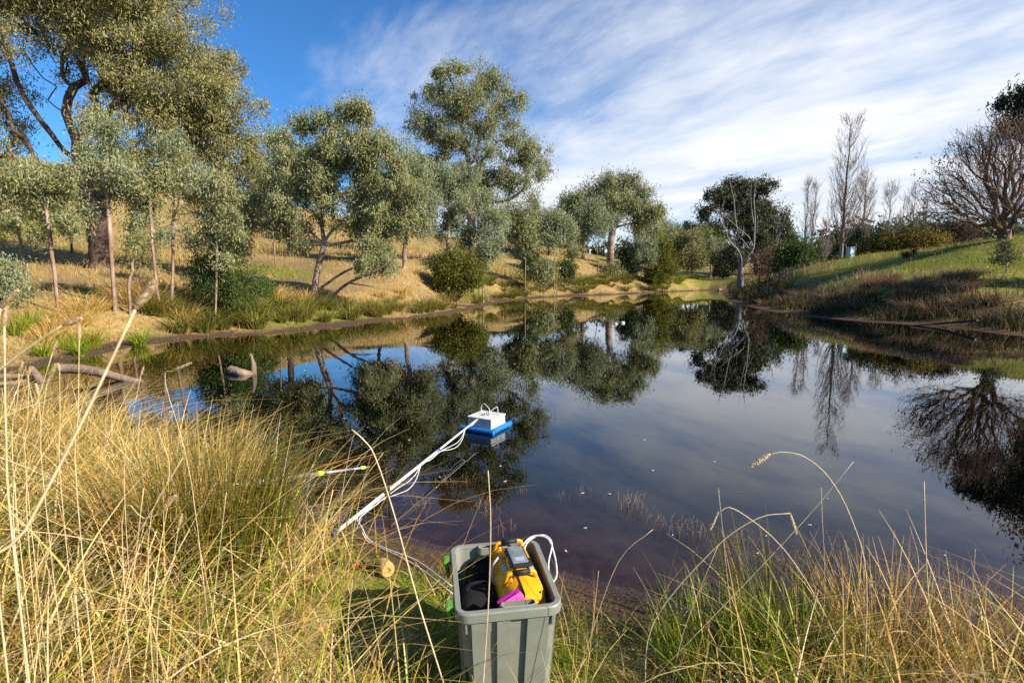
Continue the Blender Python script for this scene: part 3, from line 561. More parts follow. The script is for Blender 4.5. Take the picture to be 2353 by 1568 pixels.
tree('gum_tree', 'big dark domed gum directly behind the dead white tree', 'tree', (1738, 630, 100), [(1736, 580), (1734, 540)], [(1690, 432, 36, 18), (1650, 460, 34, 24), (1735, 440, 40, 24), (1628, 485, 20, 16), (1695, 470, 50, 26), (1765, 480, 30, 28), (1740, 500, 45, 30), (1785, 515, 20, 28), (1740, 540, 44, 30), (1690, 505, 40, 18)],
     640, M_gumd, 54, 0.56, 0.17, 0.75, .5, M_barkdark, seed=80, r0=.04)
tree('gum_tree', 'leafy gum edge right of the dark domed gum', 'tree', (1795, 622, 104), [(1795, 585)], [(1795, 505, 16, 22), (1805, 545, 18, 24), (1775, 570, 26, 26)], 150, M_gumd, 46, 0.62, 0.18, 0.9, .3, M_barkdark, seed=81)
tree('shrub', 'dense green bush beyond the grassy point', 'shrub', (1830, 628, 50), [(1830, 610)], [(1815, 585, 18, 22), (1835, 590, 26, 26), (1812, 612, 28, 18), (1850, 605, 16, 16)], 260, M_wattle, 52, 0.28, 0.1, 0.42, .08, M_barkdark, seed=82, first=.2)
for k, (u, v, D, lab) in enumerate([(1765, 640, 58, 'brown twiggy bush beside the dead white tree'), (1790, 634, 66, 'brown twiggy bush next to the small dead tree'), (1745, 646, 60, 'brown twiggy bush at the foot of the dead white tree')]):
    tree('bare_bush', lab, 'bush', (u, v, D), [(u, v - 20)], [(u, v - 45, 24, 32), (u + 8, v - 20, 22, 18)], 260, M_brownleaf, 5, 0.25, 0.08, 0.5, .08, M_barkbare, seed=83 + k, first=.1, r0=.012, group='brown bushes round the dead tree')

# dead trees: limbs follow the photograph's own branching
def limb_tree(name, label, base, D, limbs_px, barkm, seed, twigs=0):
    rs = np.random.default_rng(seed); b = at_y(*base); b[2] = gz(b[0], b[1]); root = empty(name, b); tag(root, label, 'tree')
    for nm, path, r1, r2, dep in limbs_px:
        mb = MB(); P = [at_y(u, v, D + dep * k / max(1, len(path) - 1)) - b for k, (u, v) in enumerate(path)]
        if nm == 'trunk': P[0] = np.array([0, 0, -0.2])
        P = np.array(P); P[1:-1] += rs.normal(0, 0.10, P[1:-1].shape); kk = .85 if nm == 'trunk' else .5; rad = np.linspace(r1 * kk, r2 * kk, len(P)); mb.tube(P, rad, 8, 3); r2 *= kk
        L = len(P)
        for _ in range(twigs if nm != 'trunk' else 0):
            k = rs.integers(L // 2, L); s = P[k]; d = rs.normal(0, 1, 3) + np.array([0, 0, 1.1]); d /= np.linalg.norm(d); ln = rs.uniform(.4, 1.4)
            mb.tube([s, s + d * ln * .5 + rs.normal(0, .08, 3), s + d * ln + rs.normal(0, .15, 3)], [r2 * .7, r2 * .5, .008], 4, 2)
        mb.build(nm, barkm, root, smooth=True)
    return root
def q5(cx, cy): return (1523.9 + cx * .18686, 410.3 + cy * .18686)
dl = [('trunk', [(955, 1315), (950, 1200), (952, 1090)], .50, .42, 0), ('limb', [(950, 1120), (915, 1030), (915, 930), (935, 870)], .17, .1, .6),
      ('limb', [(955, 1100), (955, 980), (900, 890), (850, 820), (790, 740), (760, 640), (735, 540), (690, 440), (685, 410)], .24, .05, -2),
      ('limb', [(930, 940), (912, 800), (908, 650), (890, 480), (870, 300), (845, 150), (810, 60), (792, 0)], .2, .04, 1),
      ('limb', [(965, 1100), (1020, 1020), (1055, 940), (1090, 840), (1105, 680), (1108, 480), (1120, 250), (1140, 90), (1156, -5)], .34, .05, -1),
      ('limb', [(1050, 860), (1000, 790), (940, 740), (870, 700), (800, 655)], .15, .05, 2), ('limb', [(1065, 790), (1040, 720), (950, 630), (860, 540), (790, 480)], .15, .04, -2),
      ('limb', [(940, 730), (980, 650), (985, 530)], .09, .03, 1), ('limb', [(745, 590), (750, 400), (760, 230)], .1, .03, 1), ('limb', [(1110, 560), (1085, 420), (1080, 250), (1082, 70)], .11, .03, 1.5),
      ('limb', [(1110, 720), (1140, 640), (1150, 545)], .08, .03, -1), ('limb', [(1080, 900), (1120, 980), (1150, 1080), (1155, 1120)], .15, .07, -1), ('limb', [(1140, 1050), (1170, 1020), (1180, 1010)], .06, .03, 0),
      ('limb', [(940, 780), (900, 850), (880, 800), (860, 740)], .08, .03, 1), ('limb', [(890, 500), (905, 440), (910, 430)], .06, .03, 0)]
limb_tree('dead_tree', 'tall bleached dead tree with forking bare limbs at the far end', (1702, 656, 62), 62, [(n_, [q5(*p) for p in pa], a, b_, dd) for n_, pa, a, b_, dd in dl], M_barkdead, 4, 9)
d2 = [('trunk', [(1340, 1060), (1370, 900), (1410, 740), (1440, 640)], .26, .18, 0), ('limb', [(1415, 730), (1390, 640), (1420, 560), (1425, 440), (1420, 350)], .16, .05, 1), ('limb', [(1440, 650), (1490, 580), (1550, 500)], .13, .04, -1), ('limb', [(1425, 450), (1470, 300), (1487, 240)], .1, .03, 0), ('limb', [(1440, 590), (1510, 430), (1590, 325)], .1, .03, 1)]
limb_tree('dead_tree', 'smaller grey dead tree with two leaning prongs beside the domed gum', (1777, 628, 80), 80, [(n_, [q5(*p) for p in pa], a, b_, dd) for n_, pa, a, b_, dd in d2], M_barkdead, 5, 8)

# poplars
def poplar(label, base, top, hw, seed, n=90, R=.22):
    rs = np.random.default_rng(seed); u, v, D = base; b = at_y(u, v, D); b[2] = gz(b[0], b[1]); root = empty('poplar_tree', b); tag(root, label, 'tree', 'bare poplars on the skyline')
    H = at_y(u, top, D)[2] - b[2]; w = hw * px_scale(v, D)
    mb = MB(); z = np.linspace(-.2, H * .97, 14); P = np.stack([rs.normal(0, .05, 14), rs.normal(0, .05, 14), z], -1); mb.tube(P, np.linspace(R, .025, 14), 7, 2); mb.build('trunk', M_barkpop, root, True)
    mb = MB()
    for k in range(n):
        t = rs.uniform(.10, .96); h0 = H * t; a = rs.uniform(0, 2 * math.pi); L = H * (.27 * (1 - t) + .09) * rs.uniform(.6, 1.2); out = min(w * (1.15 - .75 * abs(t - .25)) * rs.uniform(.5, 1.1), w)
        d = np.array([math.cos(a), math.sin(a), 0]); s = np.array([0, 0, h0]); L = min(L, (H - h0) * 1.02 + .3)
        Pb = np.array([s, s + d * out * .4 + [0, 0, L * .22], s + d * out * .8 + [0, 0, L * .6], s + d * out + [0, 0, L]]); Pb[1:] += rs.normal(0, .1, (3, 3)); r = .012 + .055 * (1 - t) * rs.uniform(.5, 1)
        mb.tube(Pb, [r, r * .8, r * .6, .012], 4, 2, cap=False)
        for _ in range(10):
            q = rs.uniform(.2, 1); k0 = int(q * 2.99); f = q * 3 - k0; s2 = Pb[k0] * (1 - f) + Pb[k0 + 1] * f; dd = rs.normal(0, .45, 3) + d * .3 + [0, 0, 1.2]; dd /= np.linalg.norm(dd); l2 = rs.uniform(.5, 1.7)
            mb.tube([s2, s2 + dd * l2 * .5 + rs.normal(0, .05, 3), s2 + dd * l2], [.016, .013, .008], 3, 0, cap=False)
    mb.build('branches', M_barkpop, root, True); return root
poplar('tallest bare poplar standing above the mint tree guard', (1930, 600, 76), 275, 36, 1, 120, .32)
poplar('bare poplar leaning close on the tallest one, about two thirds its height', (1976, 598, 84), 400, 24, 2, 90, .25)
poplar('double-topped thin bare poplar nearest the green bush', (1846, 600, 86), 418, 12, 3, 40, .18)
poplar('thin bare poplar paired with the double-topped one', (1862, 600, 92), 428, 12, 4, 40, .16)
poplar('medium bare poplar alone past the tallest pair', (2034, 595, 100), 424, 20, 5, 60, .22)
poplar('shortest bare poplar behind the yellow bushes', (2066, 592, 108), 455, 14, 6, 45, .18)
poplar('narrow bare poplar between the shortest and the spreading bare tree', (2089, 592, 105), 428, 14, 7, 50, .2)
poplar('bare poplar touching the outline of the spreading bare tree', (2118, 590, 100), 440, 12, 8, 45, .18)
poplar('stunted bare poplar rising behind the dead tree thicket', (1893, 600, 90), 505, 14, 9, 40, .14)
tree('conifer', 'small dark conifer beside the mint tree guard', 'tree', (1968, 592, 52), [(1968, 570), (1968, 545)], [(1968, 542, 7, 14), (1968, 562, 12, 16), (1968, 578, 15, 12)], 150, M_dkcone, 50, .28, .07, .28, .08, M_barkdark, seed=90, first=.1, droop=.2)
for k, (lab, base, lo, lm, n) in enumerate([
        ('low yellow-brown bush with visible stems on the knoll crest', (2010, 590, 41), [(1998, 566, 30, 18), (2020, 560, 28, 22), (1985, 575, 18, 12)], M_yellow, 170),
        ('broad yellow-green bush in the middle of the knoll crest', (2070, 580, 40), [(2060, 548, 36, 22), (2090, 545, 30, 22), (2070, 562, 40, 14)], M_yellow, 230),
        ('dull olive bush at the foot of the spreading bare tree', (2135, 572, 39), [(2130, 545, 32, 20), (2150, 555, 30, 14)], M_yellow, 170),
        ('purplish leafless bush under the spreading bare tree', (2190, 562, 42), [(2175, 530, 36, 20), (2210, 535, 36, 18), (2150, 535, 26, 16)], M_brownleaf, 230)]):
    tree('bush', lab, 'bush', base, [(base[0], base[1] - 12)], lo, n, lm, 26, .2, .055, .3, .06, M_barkbare, seed=95 + k, first=.1, r0=.009, group='bushes along the knoll crest')
# the spreading bare tree on the right
bare_l = [(2290, 345, 90, 65), (2225, 400, 80, 70), (2165, 440, 50, 50), (2330, 330, 90, 80), (2250, 470, 110, 50), (2380, 400, 100, 110), (2190, 500, 80, 28), (2340, 450, 100, 60), (2230, 330, 50, 40)]
tr_b = tree('bare_tree', 'large spreading leafless tree crowning the knoll', 'tree', (2308, 550, 30.5), [(2306, 535), (2305, 515), (2304, 500)], bare_l, 2600, None, 0, 0, 0, 0, .34, M_barkbare, seed=100, r0=.011, first=.35, bf=1.3, gnarl=.08, clump=2, tight=.12)
rs = np.random.default_rng(5); b = np.array(tr_b.location)
tw = lobe_points(bare_l, 30.5, 4200, np.random.default_rng(100), clump=1, tight=.05) - b; c0 = np.array([0, 0, .8]); dr = tw - c0; dr /= np.linalg.norm(dr, axis=1, keepdims=True); dr = dr + rs.normal(0, .3, dr.shape) + [0, 0, .15]; dr /= np.linalg.norm(dr, axis=1, keepdims=True)
sd = np.cross(dr, rs.normal(0, 1, dr.shape)); sd /= np.linalg.norm(sd, axis=1, keepdims=True); Lt = rs.uniform(.35, .95, (len(tw), 1)); Wt = .009
Vt = np.stack([tw - dr * Lt, tw - dr * Lt + sd * Wt * 2, tw + dr * Lt * .4 + sd * Wt * .6, tw + dr * Lt * .4], 1).reshape(-1, 3); ot = link('twigs', mk_mesh('twigs', Vt, np.arange(len(Vt)).reshape(-1, 4), smooth=False), M_barkbare, tr_b); ot['kind'] = 'stuff'
pts = lobe_points([(2180, 390, 55, 60), (2250, 330, 60, 40), (2150, 440, 40, 40), (2200, 460, 70, 40), (2310, 300, 60, 40), (2330, 340, 60, 50)], 30.5, 340, rs) - b
Vl, Ql = leaf_mesh(pts, 5, .12, .07, .10, .5, rs); link('withered_leaves', mk_mesh('withered_leaves', Vl, Ql, smooth=False), M_brownleaf, tr_b)
tree('gum_tree', 'dark green gum topping the spreading bare tree', 'tree', (2460, 560, 37), [(2455, 500), (2440, 420), (2425, 350)], [(2350, 255, 40, 36), (2400, 215, 55, 45), (2325, 292, 22, 18), (2450, 270, 70, 60), (2300, 240, 20, 14), (2490, 360, 60, 60)], 330, M_dkcone, 70, .30, .09, .42, .3, M_barkdark, seed=101, r0=.02)
tree('gum_tree', 'full-crowned gum on the right bank past the dark pipe', 'tree', (2640, 640, 20), [(2640, 540), (2640, 440), (2640, 350)], [(2640, 150, 130, 120), (2540, 250, 90, 90), (2740, 250, 100, 100), (2640, 320, 160, 70), (2560, 400, 90, 60), (2720, 420, 110, 70)], 420, M_gumd, 60, .2, .06, .4, .28, M_barkgum, seed=104, r0=.014, bf=.8)
tree('gum_sapling', 'spindly blue-green sapling on the grass slope under the spreading bare tree', 'sapling', (2312, 622, 23.5), [(2312, 600), (2308, 585)], [(2308, 570, 18, 20), (2285, 590, 20, 14), (2325, 595, 18, 16)], 60, M_gumd, 24, .12, .035, .2, .03, M_barkgum, seed=102, r0=.006)
tree('gum_sapling', 'tiny dark seedling on the grass slope below the bushes', 'sapling', (2092, 592, 31), [(2092, 584), (2091, 576)], [(2090, 580, 14, 8)], 30, M_dkcone, 24, .12, .035, .14, .02, M_barkgum, seed=103, r0=.006)
for k, (u, v, D, s_, lab) in enumerate([(1250, 628, 48, 16, 'greyish low bush halfway down the middle slope'), (1222, 618, 50, 14, 'green low bush by the straight sapling'), (1252, 655, 54, 20, 'dull twiggy bush above the reeds on the middle bank'), (972, 636, 36, 10, 'small blue-green bush under the thin pale gum'), (1300, 625, 58, 12, 'small pale bush up the middle slope'), (1410, 632, 68, 14, 'shady bush beneath the broad domed gum'), (690, 580, 42, 10, 'small green conifer-like bush on the straw slope'), (600, 668, 19.5, 14, 'light green low bush right of the large bank shrub')]):
    tree('bush', lab, 'bush', (u, v, D), [(u, v - s_ * .4)], [(u, v - s_ * .8, s_ * 1.1, s_ * .8), (u + s_ * .5, v - s_ * .5, s_ * .7, s_ * .5)], 70, [M_gum, M_wattle, M_gumo][k % 3], 40, .006 * D, .0016 * D, .008 * D, .03, M_barkgum, seed=110 + k, first=.1, r0=.008, group='low bushes on the left banks')
print('trees', round(time.time() - T0, 1))

# ------------------------------------------------------------------ far woodland (reads as one mass)
rs = np.random.default_rng(77); fp = []
for k in range(150):
    az = math.radians(rs.uniform(24, 52)); r = rs.uniform(170, 330); x, y = r * math.sin(az), r * math.cos(az); z = gz(x, y); h = rs.uniform(8, 13)
    q = rs.normal(0, 1, (26, 3)); q /= np.linalg.norm(q, axis=1, keepdims=True); fp.append(np.array([x, y, z + h * .55]) + q * np.array([h * .45, h * .45, h * .5]) * rs.uniform(.4, 1, (26, 1)))
for k in range(46):
    az = math.radians(rs.uniform(-8, 24)); r = rs.uniform(150, 230); x, y = r * math.sin(az), r * math.cos(az); z = gz(x, y); h = rs.uniform(4, 8)
    q = rs.normal(0, 1, (22, 3)); q /= np.linalg.norm(q, axis=1, keepdims=True); fp.append(np.array([x, y, z + h * .5]) + q * np.array([h * .5, h * .5, h * .5]) * rs.uniform(.4, 1, (22, 1)))
fp = np.vstack(fp); Vl, Ql = leaf_mesh(fp, 8, 1.7, .8, 1.3, .3, rs)
tag(link('woodland', mk_mesh('woodland', Vl, Ql, smooth=False), M_gumd), 'distant dark wooded ridge behind the poplars', 'woodland', kind='stuff')

# ------------------------------------------------------------------ grass
def blades(P, H, W, lean, curl, segs, rs, az=None, kink=0.0):
    n = len(P); az = rs.uniform(0, 2 * math.pi, n) if az is None else az
    d = np.stack([np.cos(az), np.sin(az), np.zeros(n)], -1); sa = az + math.pi / 2 + rs.normal(0, .9, n); s = np.stack([np.cos(sa), np.sin(sa), rs.normal(0, .25, n)], -1)
    t = np.linspace(0, 1, segs + 1)[None, :, None]; H = np.asarray(H).reshape(n, 1, 1); lean = np.asarray(lean).reshape(n, 1, 1); curl = np.asarray(curl).reshape(n, 1, 1)
    off = lean * t + curl * t ** 2.2; up = t - 0.42 * np.minimum(curl, 1.6) * t ** 3
    if kink:
        tk = rs.uniform(.35, .75, (n, 1, 1)); on = rs.uniform(0, 1, (n, 1, 1)) < kink; ov = np.clip(t - tk, 0, 1); up = np.where(on, np.minimum(t, tk) * .95 - ov * rs.uniform(.3, 1.1, (n, 1, 1)), up); off = np.where(on, lean * np.minimum(t, tk) + ov * rs.uniform(.4, .9, (n, 1, 1)), off)
    C_ = P[:, None, :] + d[:, None, :] * (H * off) + np.array([0, 0, 1.0]) * (H * up)
    wd = np.asarray(W).reshape(n, 1, 1) * (1 - 0.85 * t ** 1.6) * .5
    L = C_ - s[:, None, :] * wd; R = C_ + s[:, None, :] * wd
    V = np.stack([L, R], 2).reshape(-1, 3); k = 2 * (segs + 1); i = (np.arange(n) * k)[:, None] + 2 * np.arange(segs)[None, :]
    return V, np.stack([i, i + 1, i + 3, i + 2], -1).reshape(-1, 4)
def on_ground(x, y, d=None, sink=.02):
    return np.stack([x, y, height(x, y, d) - sink], -1)
def stuff(name, V, Q, mat, label): return tag(link(name, mk_mesh(name, V, Q, smooth=False), mat), label, 'grass', kind='stuff')

# banks: log-spaced scatter so that near ground gets more blades
rs = np.random.default_rng(8)
def scatter(n, r0, r1, a0, a1):
    r = np.exp(rs.uniform(math.log(r0), math.log(r1), n)); a = np.radians(rs.uniform(a0, a1, n)); x = r * np.sin(a); y = r * np.cos(a); d = shore_dist(x, y); return x, y, d, r
x, y, d, r = scatter(140000, 9, 130, -52, 50)
mud, gr, lit = cover(x, y, d); right = (x > 8 + .12 * y) & (y < 60); dens = fbm(x * .35, y * .35, 61)
keep = (mud < .5) & (d > .5) & (rs.uniform(0, 1, len(x)) < np.where(lit > .4, .3, 1.0) * (.35 + dens)); x, y, d, r, gr, right, dens = [q[keep] for q in (x, y, d, r, gr, right, dens)]
isg = rs.uniform(0, 1, len(x)) < np.where(right, .25 + gr * .6, gr * .85)
tall = sstep(.48, .6, fbm(x * .09 + 5, y * .09, 71)) * (y > 15) * (~right)
hs = np.where(isg, rs.uniform(.06, .26, len(x)), rs.uniform(.12, .38, len(x)) + tall * rs.uniform(.2, .55, len(x)))
purp = right & (d > 2.2) & (d < 6.5) & (rs.uniform(0, 1, len(x)) < .75 * (fbm(x * .3, y * .3, 75) > .4)); hs = np.where(purp, rs.uniform(.3, .7, len(x)), hs)
wdt = np.maximum(.006, .0009 * r)
for nm, msk, mat, lab in (('bank_straw_grass', ~isg & ~purp, M_bankstraw, 'dry straw grass covering the far banks and hillside'), ('bank_green_grass', isg & ~purp, M_bankgreen, 'short green grass on the far banks and knoll'), ('bank_seeding_grass', purp, M_purple, 'purplish brown seeding grass along the knoll foot')):
    k = msk.sum(); Vg, Qg = blades(on_ground(x[msk], y[msk], d[msk]), hs[msk], wdt[msk], rs.uniform(0, .45, k), rs.uniform(0, .6, k), 2, rs); stuff(nm, Vg, Qg, mat, lab)
# rush bed along the right bank
x, y, d, r = scatter(105000, 12, 70, 8, 52); right = (x > 8 + .12 * y)
keep = right & (d > .1 + 1.5 * fbm(x * .9, y * .9, 81) ** 1.5) & (d < 3.4) & (rs.uniform(0, 1, len(x)) < sstep(.3, .5, fbm(x * .7, y * .7, 82)) + .25); x, y, d, r = [q[keep] for q in (x, y, d, r)]; k = len(x)
Vg, Qg = blades(on_ground(x, y, d), rs.uniform(.4, .85, k) * (.7 + .5 * fbm(x * .6, y * .6, 83)), np.maximum(.007, .0009 * r), rs.uniform(0, .3, k), rs.uniform(0, .4, k), 2, rs)
stuff('rush_bed', Vg, Qg, M_rushd, 'dark rush bed fringing the shaded right bank')

# single tussocks on the left and far bank
def tussock_mesh(n, h, rad, seed, wd, name):
    q = np.random.default_rng(seed); a = q.uniform(0, 2 * math.pi, n); rr_ = rad * np.sqrt(q.uniform(0, 1, n)); P = np.stack([rr_ * np.cos(a), rr_ * np.sin(a), np.full(n, -.04)], -1)
    Vg, Qg = blades(P, h * q.uniform(.5, 1.05, n), np.full(n, wd), q.uniform(.05, .55, n), q.uniform(.0, .6, n), 3, q, az=a + q.normal(0, .4, n)); return mk_mesh(name, Vg, Qg, smooth=False)
TM = []
for k in range(3): 
    tm = tussock_mesh(170, 1.0, .22, 300 + k, .022, 'rush_tussock'); tm.materials.append(M_tuss); TM.append(tm)
TG = tussock_mesh(150, 1.0, .18, 310, .022, 'rush_tussock'); TG.materials.append(M_green)
def tuss(u, v, s, me_, label, group, D=None):
    p = at_z(u, v, .12) if D is None else at_y(u, v, D); o = bpy.data.objects.new('rush_tussock', me_); C.objects.link(o); o.location = (p[0], p[1], gz(p[0], p[1])); o.scale = (s * 1.15, s * 1.15, s); o.rotation_euler = (0, 0, float(rs.uniform(0, 6.28))); tag(o, label, 'tussock', group); return o
for (u, v, s) in [(318, 783, .62), (160, 800, .55), (185, 806, .5), (210, 792, .62), (100, 812, .5), (40, 800, .6), (70, 790, .6)]:
    tuss(u, v, s, TG, 'vivid green rush tuft at the muddy left edge of the pond', 'vivid green tufts at the muddy edge')
for k in range(46):
    f = k / 45; u = 345 + 830 * f ** .9 + rs.uniform(-8, 8); lo = np.interp(u, [300, 518, 703, 926, 1046, 1149, 1265], [790, 772, 757, 731, 717, 691, 679]); D_ = at_z(u, lo, 0)[1]
    p = at_z(u, lo, 0); off = rs.uniform(.55, 2.3) * (1 + .4 * f); dirn = np.array([-.55, .83]); q = p[:2] + dirn * off
    o = bpy.data.objects.new('rush_tussock', TM[k % 3]); C.objects.link(o); o.location = (q[0], q[1], gz(q[0], q[1])); s = rs.uniform(.5, .95); o.scale = (s * 1.3, s * 1.3, s); o.rotation_euler = (0, 0, float(rs.uniform(0, 6.28)))
    tag(o, 'olive and tan rush tussock in the fringe along the left bank', 'tussock', 'rush tussocks fringing the left bank')
TY_ = tussock_mesh(190, 1.0, .26, 320, .02, 'grass_tussock'); TY_.materials.append(M_straw)
for k in range(40):
    u = rs.uniform(-20, 1000); lo = np.interp(u, [-20, 107, 300, 518, 703, 926, 1046], [850, 839, 790, 772, 757, 731, 717]); p = at_z(u, lo, 0); q = p[:2] + np.array([-.55, .83]) * rs.uniform(1.6, 5.5); o = bpy.data.objects.new('grass_tussock', TY_); C.objects.link(o); o.location = (q[0], q[1], gz(q[0], q[1])); s = rs.uniform(.35, .75); o.scale = (s * 1.5, s * 1.5, s); o.rotation_euler = (0, 0, float(rs.uniform(0, 6.28))); tag(o, 'golden grass tussock on the left bank above the rush fringe', 'tussock', 'golden tussocks on the left bank')
for k in range(64):
    u = 1165 + 470 * k / 63 + rs.uniform(-5, 5); lo = np.interp(u, [1149, 1265, 1464, 1600, 1640], [693, 681, 674, 667, 665]); p = at_z(u, lo, 0); q = p[:2] + np.array([-.5, .86]) * rs.uniform(1.0, 4.6)
    o = bpy.data.objects.new('rush_tussock', TG if u > 1530 and k % 3 else TM[k % 3]); C.objects.link(o); o.location = (q[0], q[1], gz(q[0], q[1])); s = rs.uniform(.7, 1.2); o.scale = (s * 2, s * 2, s); tag(o, 'distant rush tussock on the far shore', 'tussock', 'rush tussocks on the far shore')

TP_ = tussock_mesh(190, 1.0, .3, 330, .02, 'grass_tussock'); TP_.materials.append(M_purple)
for k in range(44):
    u = rs.uniform(1720, 2360); lo = np.interp(u, [1668, 1730, 1844, 1975, 2106, 2237, 2351], [688, 708, 727, 737, 747, 758, 773]); p = at_z(u, lo, 0); q = p[:2] + np.array([.62, .78]) * rs.uniform(2.2, 7.5); o = bpy.data.objects.new('grass_tussock', TP_); C.objects.link(o); o.location = (q[0], q[1], gz(q[0], q[1])); s = rs.uniform(.35, .8); o.scale = (s * 1.6, s * 1.6, s); o.rotation_euler = (0, 0, float(rs.uniform(0, 6.28))); tag(o, 'russet grass tussock on the knoll slope above the dark rush bed', 'tussock', 'russet tussocks on the knoll')
# foreground sward
rs = np.random.default_rng(9)
def fg(n, x0, x1, y0, y1, dens):
    x = rs.uniform(x0, x1, n); y = rs.uniform(y0, y1, n); d = shore_dist(x, y); k = (d > .12) & (rs.uniform(0, 1, n) < dens(x, y, d)); return x[k], y[k], d[k]
def tallmask(x, y):
    left = sstep(0.12, .75, -(x + .55) + .45 * (3.0 - y) * 0 + .55 * fbm(x * 1.5, y * 1.5, 91) - .28)
    left = np.where(y < 1.75, np.maximum(left, sstep(-.1, .5, -(x + .15))), left)
    right = sstep(.55, 1.05, x + .35 * (fbm(x * 1.5, y * 1.5, 92) - .5))
    return np.maximum(left, right)
x, y, d = fg(34000, -5.2, 4.2, .75, 5.6, lambda x, y, d: tallmask(x, y) * np.where(x > 0, .75, .95) * sstep(.12, .5, d)); k = len(x)
u_ = rs.uniform(0, 1, k); hs = np.where(x < 0, rs.uniform(.22, .78, k), rs.uniform(.15, .62, k)) * np.where(y < 1.3, .75, 1)
azm = rs.normal(.35, 1.5, k)
Pg = on_ground(x, y, d)
for nm, msk, mat, lab in (('foreground_straw_grass', u_ < .58, M_straw, 'tangled dry straw grass on the near bank'), ('foreground_green_grass', u_ >= .58, M_green, 'yellow-green grass blades growing through the straw')):
    q = msk.sum(); h = hs[msk] * (1.0 if nm[11] == 's' else .72); Vg, Qg = blades(Pg[msk], h, rs.uniform(.0038, .0095, q), rs.uniform(0, .8, q), rs.uniform(0, 1.3, q), 6, rs, az=azm[msk], kink=.14); stuff(nm, Vg, Qg, mat, lab)
# bleached straws fallen across one another
x, y, d = fg(3000, -4.8, 3.6, .8, 4.6, lambda x, y, d: tallmask(x, y) * sstep(.15, .5, d) * np.where(x > 0, .7, 1)); k = len(x)
Vg, Qg = blades(on_ground(x, y, d), rs.uniform(.40, .85, k) * np.where(x > -.9, .68, 1), rs.uniform(.0035, .0075, k), rs.uniform(.1, 1.1, k), rs.uniform(.1, 1.2, k), 7, rs, kink=.6); stuff('fallen_straw', Vg, Qg, M_stemleaf, 'bleached straws leaning across the near grass')
# matted dead stems flat on the ground
x, y, d = fg(22000, -4.8, 3.6, .8, 4.6, lambda x, y, d: sstep(.2, .6, d) * (.25 + .75 * tallmask(x, y))); k = len(x); a = rs.uniform(0, 6.28, k); dr = np.stack([np.cos(a), np.sin(a), rs.normal(.12, .16, k)], -1); c_ = on_ground(x, y, d, -.02) + np.stack([0 * a, 0 * a, rs.uniform(0, .09, k) * tallmask(x, y)], -1); l_ = rs.uniform(.03, .13, (k, 1)); w_ = np.stack([-np.sin(a), np.cos(a), rs.normal(0, .4, k)], -1) * rs.uniform(.0015, .0042, (k, 1))
stuff('matted_straw', np.stack([c_ - dr * l_, c_ + w_, c_ + dr * l_, c_ - w_], 1).reshape(-1, 3), np.arange(k * 4).reshape(-1, 4), M_matted, 'matted dead grass lying on the near ground')
# short mossy turf and sparse thin grass round the tub
x, y, d = fg(44000, -1.9, 1.9, 1.0, 3.3, lambda x, y, d: sstep(.18, .42, d + .25 * (fbm(x * 3, y * 3, 93) - .5)) * .95); k = len(x)
Vg, Qg = blades(on_ground(x, y, d), rs.uniform(.02, .085, k) * np.where((x > -1.15) & (x < -.62) & (y > 2.5) & (y < 2.82), .3, 1), rs.uniform(.003, .006, k), rs.uniform(0, .8, k), rs.uniform(0, .8, k), 2, rs); stuff('mossy_turf', Vg, Qg, M_bankgreen if False else M_green, 'short mossy green turf around the tub')
x, y, d = fg(5200, -1.9, 2.2, 1.05, 3.0, lambda x, y, d: sstep(.15, .5, d) * (.25 + .75 * (y < 1.9))); k = len(x)
inb = (np.abs(x + .045) < .26) & (np.abs(y - 2.0) < .32); x, y, d = x[~inb], y[~inb], d[~inb]; k = len(x)
Vg, Qg = blades(on_ground(x, y, d), rs.uniform(.1, .34, k), rs.uniform(.002, .0042, k), rs.uniform(0, .6, k), rs.uniform(0, .9, k), 4, rs); stuff('sparse_thin_grass', Vg, Qg, M_straw, 'thin scattered grass stems near the tub')
# dark litter crumbs on the mud
x, y, d = fg(16000, -2.2, 2.6, 2.0, 4.4, lambda x, y, d: (1 - sstep(.3, .6, d)) * 1.0); k = len(x)
Vl, Ql = leaf_mesh(np.stack([x, y, height(x, y, d) + .002], -1), 1, .016, .008, .004, .0, rs); stuff('mud_litter', Vl, Ql, M_seedbr, 'crumbs of dark plant litter on the near mud')['category'] = 'litter'

x, y, d, r = scatter(26000, 8.5, 60, -50, 30); kk = (d > .03) & (d < 2.2) & (rs.uniform(0, 1, len(x)) < 1.1 - d * .4); x, y, d, r = [q[kk] for q in (x, y, d, r)]
Vl, Ql = leaf_mesh(np.stack([x, y, height(x, y, d) + .01], -1), 1, .085, .028, .01, .0, rs); stuff('shore_litter', Vl, Ql, M_litter, 'leaf litter and twigs scattered on the far mud')['category'] = 'litter'
